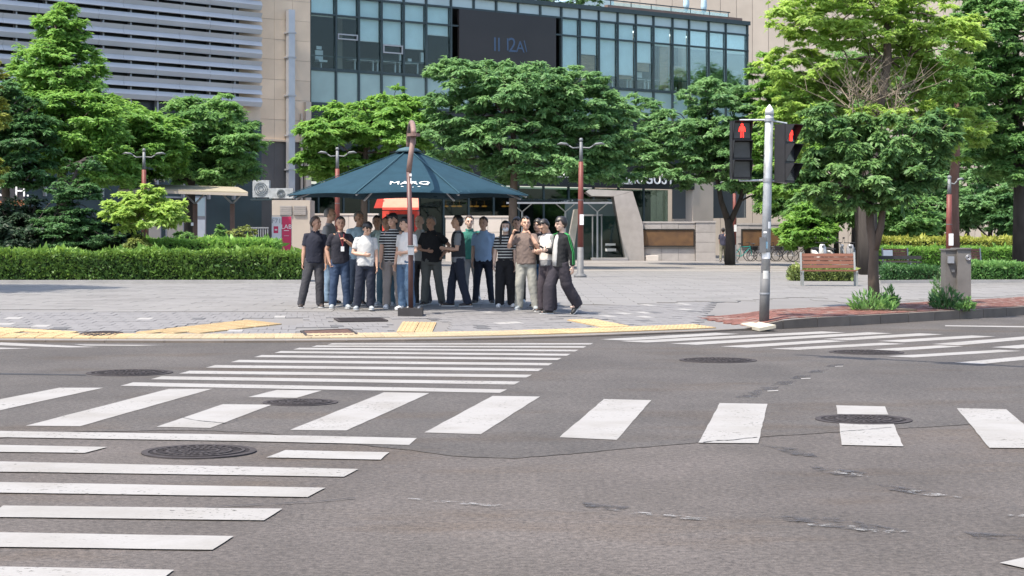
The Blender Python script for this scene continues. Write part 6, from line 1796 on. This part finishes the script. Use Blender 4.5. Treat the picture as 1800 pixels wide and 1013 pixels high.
# bare twigs over it
tw = empty('bare_twig_tree', gz(1528, 62.0)); tag(tw, 'thick dark trunk with a fan of bare grey twigs above the street tree', 'tree', 'trees around the plaza')
b = MB(); Y = 62.0
b.tube([gz(1528, Y), W(1527, 420, Y), W(1528, 340, Y), W(1540, 220, Y)], [.34, .31, .28, .14], 12); b.tube([gz(1517, Y + .6), W(1516, 420, Y + .6), W(1516, 330, Y + .6)], [.16, .15, .12], 8); part('trunk', b, M_BARKD, tw, True)
b = MB(); rr = random.Random(5)
for k in range(56):
    a = rr.uniform(-1.25, 1.25); ln = rr.uniform(45, 120); x0 = 1545 + rr.uniform(-60, 60); y0 = 185 + rr.uniform(-20, 30)
    pts = [W(x0, y0, Y + rr.uniform(-1, 1))]; dY = rr.uniform(-1.2, 1.2)
    for s in (.35, .7, 1.0): pts.append(W(x0 + math.sin(a) * ln * s + rr.uniform(-5, 5), y0 - math.cos(a) * ln * s * (.9) + rr.uniform(-4, 4), Y + dY * s))
    b.tube(pts, [.022, .016, .011, .005], 4)
    for q in (1, 2):
        s0 = pts[q]; b.tube([s0, s0 + Vector((rr.uniform(-.5, .5), rr.uniform(-.3, .3), rr.uniform(.1, .6)))], [.012, .005], 4)
part('twigs', b, M_TWIG, tw)
# --- canopy behind it, upper right
Y = 64.0
tree('broadleaf_tree', 'huge light green canopy across the upper right of the view', gz(1520, Y), [gz(1520, Y)] + TR(Y, (1521, 330), (1540, 220), (1560, 110), (1560, 20)),
     [PB(1460, 30, 115, 52, Y), PB(1570, 40, 120, 60, Y, .8), PB(1390, 190, 60, 60, Y, .5), PB(1420, 110, 78, 50, Y), PB(1650, 70, 90, 60, Y, .5), PB(1390, 250, 45, 60, Y, .6), PB(1500, -30, 160, 40, Y), PB(1690, 220, 60, 60, Y, 1), PB(1640, 150, 60, 40, Y, 1.2), PB(1480, 130, 60, 50, Y, 1.5), PB(1560, 120, 80, 50, Y, 2.2), PB(1450, 180, 50, 50, Y, 1), PB(1600, 190, 70, 40, Y, 1.5), PB(1560, 200, 95, 26, Y, -1.0), PB(1655, 220, 50, 50, Y, -.5), PB(1440, 235, 50, 60, Y, -.5)], 'yellow', n_clump=400, n_spray=25, L=.22, r=(.3, .12), flat=.45, droop=.4, crad=.24)
Y = 70.0
tree('broadleaf_tree', 'tall green tree cut by the right edge', gz(1792, Y), [gz(1792, Y)] + TR(Y, (1792, 330), (1790, 200), (1785, 60)),
     [PB(1770, 60, 95, 70, Y), PB(1800, 160, 90, 70, Y), PB(1760, 240, 80, 55, Y), PB(1740, 130, 60, 50, Y, -.5), PB(1800, 290, 80, 50, Y), PB(1720, 20, 60, 50, Y)], 'mid', bark=M_BARKD, n_clump=260, n_spray=25, L=.23, r=(.3, .12), flat=.5, droop=.4, crad=.25)
Y = 68.0
pn = empty('pine_tree', gz(1677, Y)); tag(pn, 'slim tree with a bare reddish trunk behind the utility cabinet', 'tree', 'trees around the plaza')
b = MB(); b.tube([gz(1677, Y), W(1676, 340, Y), W(1680, 260, Y), W(1682, 180, Y)], [.24, .20, .17, .10], 10); b.tube([W(1680, 260, Y), W(1700, 235, Y), W(1722, 225, Y)], [.06, .04, .02], 6); part('trunk', b, M_BARKR, pn, True)
arr, cc = crown_leaves([PB(1685, 150, 50, 40, Y), PB(1720, 200, 40, 25, Y)], 40, 22, 9, .2, flat=.4); put('crown', leaves_mesh('crown', arr[0] - np.array(pn.location), *arr[1:]), LEAF['mid'], pn)
# --- dense planting at the back right
for px, py, rx, rz, Y, lf, lb in ((1470, 360, 85, 45, 92, 'mid', 'leafy green thicket tree behind the mopeds'), (1420, 400, 50, 42, 90, 'fresh', 'fresh green bush at the end of the shaded wall'), (1590, 385, 70, 48, 90, 'mid', 'broad leaved bush right of the street tree trunk'),
                                  (1655, 350, 60, 70, 95, 'blue', 'soft blue green tree behind the slim red trunk'), (1740, 345, 70, 60, 94, 'blue', 'soft green tree behind the flowering hedge at right'), (1800, 370, 60, 60, 92, 'dark', 'dark thicket at the right edge behind the hedge'), (1560, 300, 90, 60, 98, 'dark', 'dark tree filling the gap behind the street tree'), (1390, 330, 60, 60, 98, 'mid', 'tree behind the signal heads at the end of the shaded wall'), (1700, 270, 110, 60, 100, 'mid', 'distant tree behind the red trunk at the right'), (1420, 250, 80, 70, 100, 'fresh', 'light tree behind the right signal head'), (1500, 160, 90, 80, 104, 'mid', 'tree in shade behind the bare twigs'), (1650, 150, 90, 80, 104, 'mid', 'tall tree behind the upper right canopy')):
    tree('thicket_tree', lb, gz(px, Y), [gz(px, Y), W(px, 420, Y), W(px + 4, py, Y)], [PB(px, py, rx, rz, Y), PB(px - rx * .45, py + rz * .35, rx * .6, rz * .6, Y, -.5), PB(px + rx * .45, py + rz * .3, rx * .6, rz * .65, Y, -.4)], lf, bark=M_BARKD, n_clump=90, n_spray=24, n_leaf=9, L=.28, r=(.18, .08), group='thicket behind the right hand benches', low=-.9, fill=.4)

# --- hedges
def hedge(name, label, px0, px1, pyb, pyt, Y0, Y1, leaf, depth, L=.075, dens=1500, group='clipped hedges', core=True, Yb=None):
    a = Vector((kx(px0, Y0), Y0, 0)); b_ = Vector((kx(px1, Y1), Y1, 0)); ln = (b_ - a).length; d = (b_ - a).normalized(); nrm = Vector((-d.y, d.x, 0))
    z0a, z0b = PZ(a.x, a.y), PZ(b_.x, b_.y); zt = zz(pyt, (Y0 + Y1) / 2); hgt = zt - (z0a + z0b) / 2
    e = empty(name, ((a + b_) / 2 + Vector((0, 0, (z0a + z0b) / 2)))); tag(e, label, 'hedge', group)
    c = MB(); i = .10; A = a + d * i + nrm * i; B = b_ - d * i + nrm * i; D = nrm * (depth - 2 * i)
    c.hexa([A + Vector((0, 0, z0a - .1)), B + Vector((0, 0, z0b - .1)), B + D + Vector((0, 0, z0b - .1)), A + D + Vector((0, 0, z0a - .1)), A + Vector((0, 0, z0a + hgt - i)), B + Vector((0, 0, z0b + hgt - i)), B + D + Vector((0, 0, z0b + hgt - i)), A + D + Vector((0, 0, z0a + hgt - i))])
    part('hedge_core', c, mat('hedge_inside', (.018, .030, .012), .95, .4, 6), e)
    areas = [(ln * hgt, 'f'), (ln * depth, 't'), (depth * hgt, 'l'), (depth * hgt, 'r')]
    P_, D_, T_ = [], [], []
    for ar, k in areas:
        n = int(ar * dens); u = rs.rand(n); v = rs.rand(n); dp = rs.rand(n) ** 2 * .12 - .03
        un = (.5 if ln < 9 else .8) * (.05 * np.sin(u * ln * 2.1 + 1) + .05 * np.sin(u * ln * 5.3 + 2 * np.sin(u * ln * .9)) + .04 * np.sin(u * ln * 11 + v * 7)) - .05
        if k == 'f': x, y, h = u * ln, dp + un * .5, v * hgt; nv = np.array([-nrm.x, -nrm.y, .25])
        elif k == 't': x, y, h = u * ln, v * depth, hgt - dp + un; nv = np.array([0, 0, 1.0])
        elif k == 'l': x, y, h = dp, u * depth, v * hgt; nv = np.array([-d.x, -d.y, .3])
        else: x, y, h = ln - dp, u * depth, v * hgt; nv = np.array([d.x, d.y, .3])
        zb_ = z0a + (z0b - z0a) * x / ln
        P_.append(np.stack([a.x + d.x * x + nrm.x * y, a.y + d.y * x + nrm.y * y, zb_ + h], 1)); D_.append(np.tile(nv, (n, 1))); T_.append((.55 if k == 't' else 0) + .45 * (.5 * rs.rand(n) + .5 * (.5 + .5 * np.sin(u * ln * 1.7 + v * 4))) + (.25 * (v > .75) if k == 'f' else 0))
    p = np.concatenate(P_); nv = np.concatenate(D_); tone = np.concatenate(T_); n = len(p)
    dd = unit(nv * .7 + rs.normal(size=(n, 3)) * .75 + np.array([0, 0, .35])); w = unit(np.cross(dd, unit(rs.normal(size=(n, 3)) + nv)))
    Ls = L * rs.uniform(.6, 1.6, n)
    tall = rs.rand(n) < .012; Ls[tall] *= 2.2
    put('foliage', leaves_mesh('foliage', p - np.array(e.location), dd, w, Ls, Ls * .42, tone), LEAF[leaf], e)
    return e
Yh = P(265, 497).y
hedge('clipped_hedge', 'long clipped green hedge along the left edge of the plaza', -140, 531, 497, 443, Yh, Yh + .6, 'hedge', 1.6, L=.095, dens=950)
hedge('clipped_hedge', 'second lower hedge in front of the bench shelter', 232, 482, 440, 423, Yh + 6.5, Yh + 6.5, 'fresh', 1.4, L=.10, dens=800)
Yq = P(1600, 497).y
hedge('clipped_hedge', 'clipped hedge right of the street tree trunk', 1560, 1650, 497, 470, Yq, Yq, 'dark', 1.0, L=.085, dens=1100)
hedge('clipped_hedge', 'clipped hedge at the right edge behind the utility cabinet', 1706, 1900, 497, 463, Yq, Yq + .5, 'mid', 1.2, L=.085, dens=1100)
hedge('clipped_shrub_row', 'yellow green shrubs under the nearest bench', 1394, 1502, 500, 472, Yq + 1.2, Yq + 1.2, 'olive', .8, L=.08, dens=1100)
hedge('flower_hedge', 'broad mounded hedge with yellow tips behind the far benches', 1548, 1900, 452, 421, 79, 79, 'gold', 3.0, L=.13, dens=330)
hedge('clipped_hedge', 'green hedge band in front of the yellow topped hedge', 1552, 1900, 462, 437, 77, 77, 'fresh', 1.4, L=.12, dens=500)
# kerbs of the planting beds
M_BEDK = mat('bed_kerb', (.30, .29, .275), .8, .1, 3)
for (a, b_, lb) in (((-140, 499), (533, 498.5), 'low stone edging along the long left hedge'), ((1545, 499), (1652, 498), 'low stone edging under the hedge by the street tree'), ((1704, 498), (1900, 497), 'low stone edging under the right edge hedge')):
    pa, pb_ = P(*a), P(*b_); m = MB(); m.bar(pa + Vector((0, 0, .03)), pb_ + Vector((0, 0, .03)), .16, .14); solo('bed_edging', m, M_BEDK, lb, 'edging')
# --- weeds and grass at the foot of the street tree and the cabinet
def tuft(name, label, px, py, wpx, hgt, n, leaf, L, up=1.2):
    c = P(px, py); k = F / c.y; w = wpx / k / 2
    e = empty(name, c); tag(e, label, 'weeds', 'weeds on the brick pavement')
    q = rs.uniform(-1, 1, size=(n, 2)) * np.array([w, w * .6]); rad = np.sqrt((q[:, 0] / w) ** 2 + (q[:, 1] / (w * .7)) ** 2)
    h = rs.rand(n) * hgt * np.clip((.35 + .65 * (np.sin(q[:, 0] * 23 + q[:, 1] * 17) * .5 + .5)) * (1.15 - rad * .6), .08, 1)
    p = np.stack([c.x + q[:, 0], c.y + q[:, 1], c.z + h], 1)
    d = unit(np.stack([q[:, 0] / w, q[:, 1] / w, np.full(n, up)], 1) + rs.normal(size=(n, 3)) * .5); ww = unit(np.cross(d, rs.normal(size=(n, 3))))
    Ls = L * rs.uniform(.5, 1.4, n)
    put('leaves', leaves_mesh('leaves', p - np.array(c), d, ww, Ls, Ls * .3, rs.rand(n)), LEAF[leaf], e)
    b = MB()
    for i in range(14):
        x, y = c.x + rs.normal() * w * .45, c.y + rs.normal() * w * .3; b.tube([(x, y, c.z - .02), (x + rs.normal() * .05, y, c.z + hgt * rs.uniform(.5, 1))], [.008, .003], 4)
    part('stems', b, mat('stem_green', (.06, .10, .03), .8, .2, 5), e)
tuft('weed_clump', 'bright green weeds round the foot of the street tree', 1533, 546, 74, .46, 380, 'mid', .13)
tuft('weed_clump', 'taller weeds on the right side of the street tree foot', 1560, 541, 30, .42, 500, 'mid', .12)
tuft('weed_clump', 'dark leafy weeds at the left foot of the utility cabinet', 1664, 544, 50, .50, 420, 'dark', .12)
tuft('weed_clump', 'pale leafy weeds against the left side of the cabinet', 1656, 530, 34, .75, 320, 'blue', .11)
tuft('weed_clump', 'small weeds at the right foot of the utility cabinet', 1697, 546, 26, .30, 260, 'mid', .10)
for px in range(1480, 1610, 9): pass
pit_m = MB(); c = P(1540, 544.5)
pit_m.hexa([(c.x - .75, c.y - .35, c.z - .05), (c.x + .75, c.y - .35, c.z - .05), (c.x + .75, c.y + .5, c.z - .05), (c.x - .75, c.y + .5, c.z - .05), (c.x - .75, c.y - .35, c.z + .02), (c.x + .75, c.y - .35, c.z + .02), (c.x + .75, c.y + .5, c.z + .02), (c.x - .75, c.y + .5, c.z + .02)])
solo('tree_pit', pit_m, mat('tree_pit_soil', (.075, .06, .045), .95, .3, 6, bump=.5, bscale=30), 'earth pit round the street tree trunk', 'tree pit')
# roof terrace planting
c = OF.pt(OF.t(1010), ZR, -2.0)
tree('terrace_bush', 'dark green planting along the roof terrace edge', c, [c, c + Vector((0, 0, .8))], [(tuple(OF.pt(OF.t(q), ZR + .7, -2.0)), 1.5, 1.0, .75) for q in (965, 990, 1020, 1050)], 'dark', n_clump=50, n_spray=20, n_leaf=8, L=.2, r=(.05, .03), group='planting on the roof terrace', limb_r=.01)
# large tree left of the frame that shades the plaza
c = Vector((-17.2, 41.0, PZ(-17.2, 41.0)))
tree('shade_tree', 'big tree standing left of the view that shades the plaza', c, [c, c + Vector((0, 0, 4)), c + Vector((0, 0, 8))], [((c.x, c.y, c.z + 9.5), 3.2, 3.6, 3.0), ((c.x + 1, c.y + 1, c.z + 7.5), 2.8, 3.0, 2.0)], 'mid', n_clump=150, n_spray=24, n_leaf=9, L=.26, r=(.3, .12), fill=.2)
finish_texts()
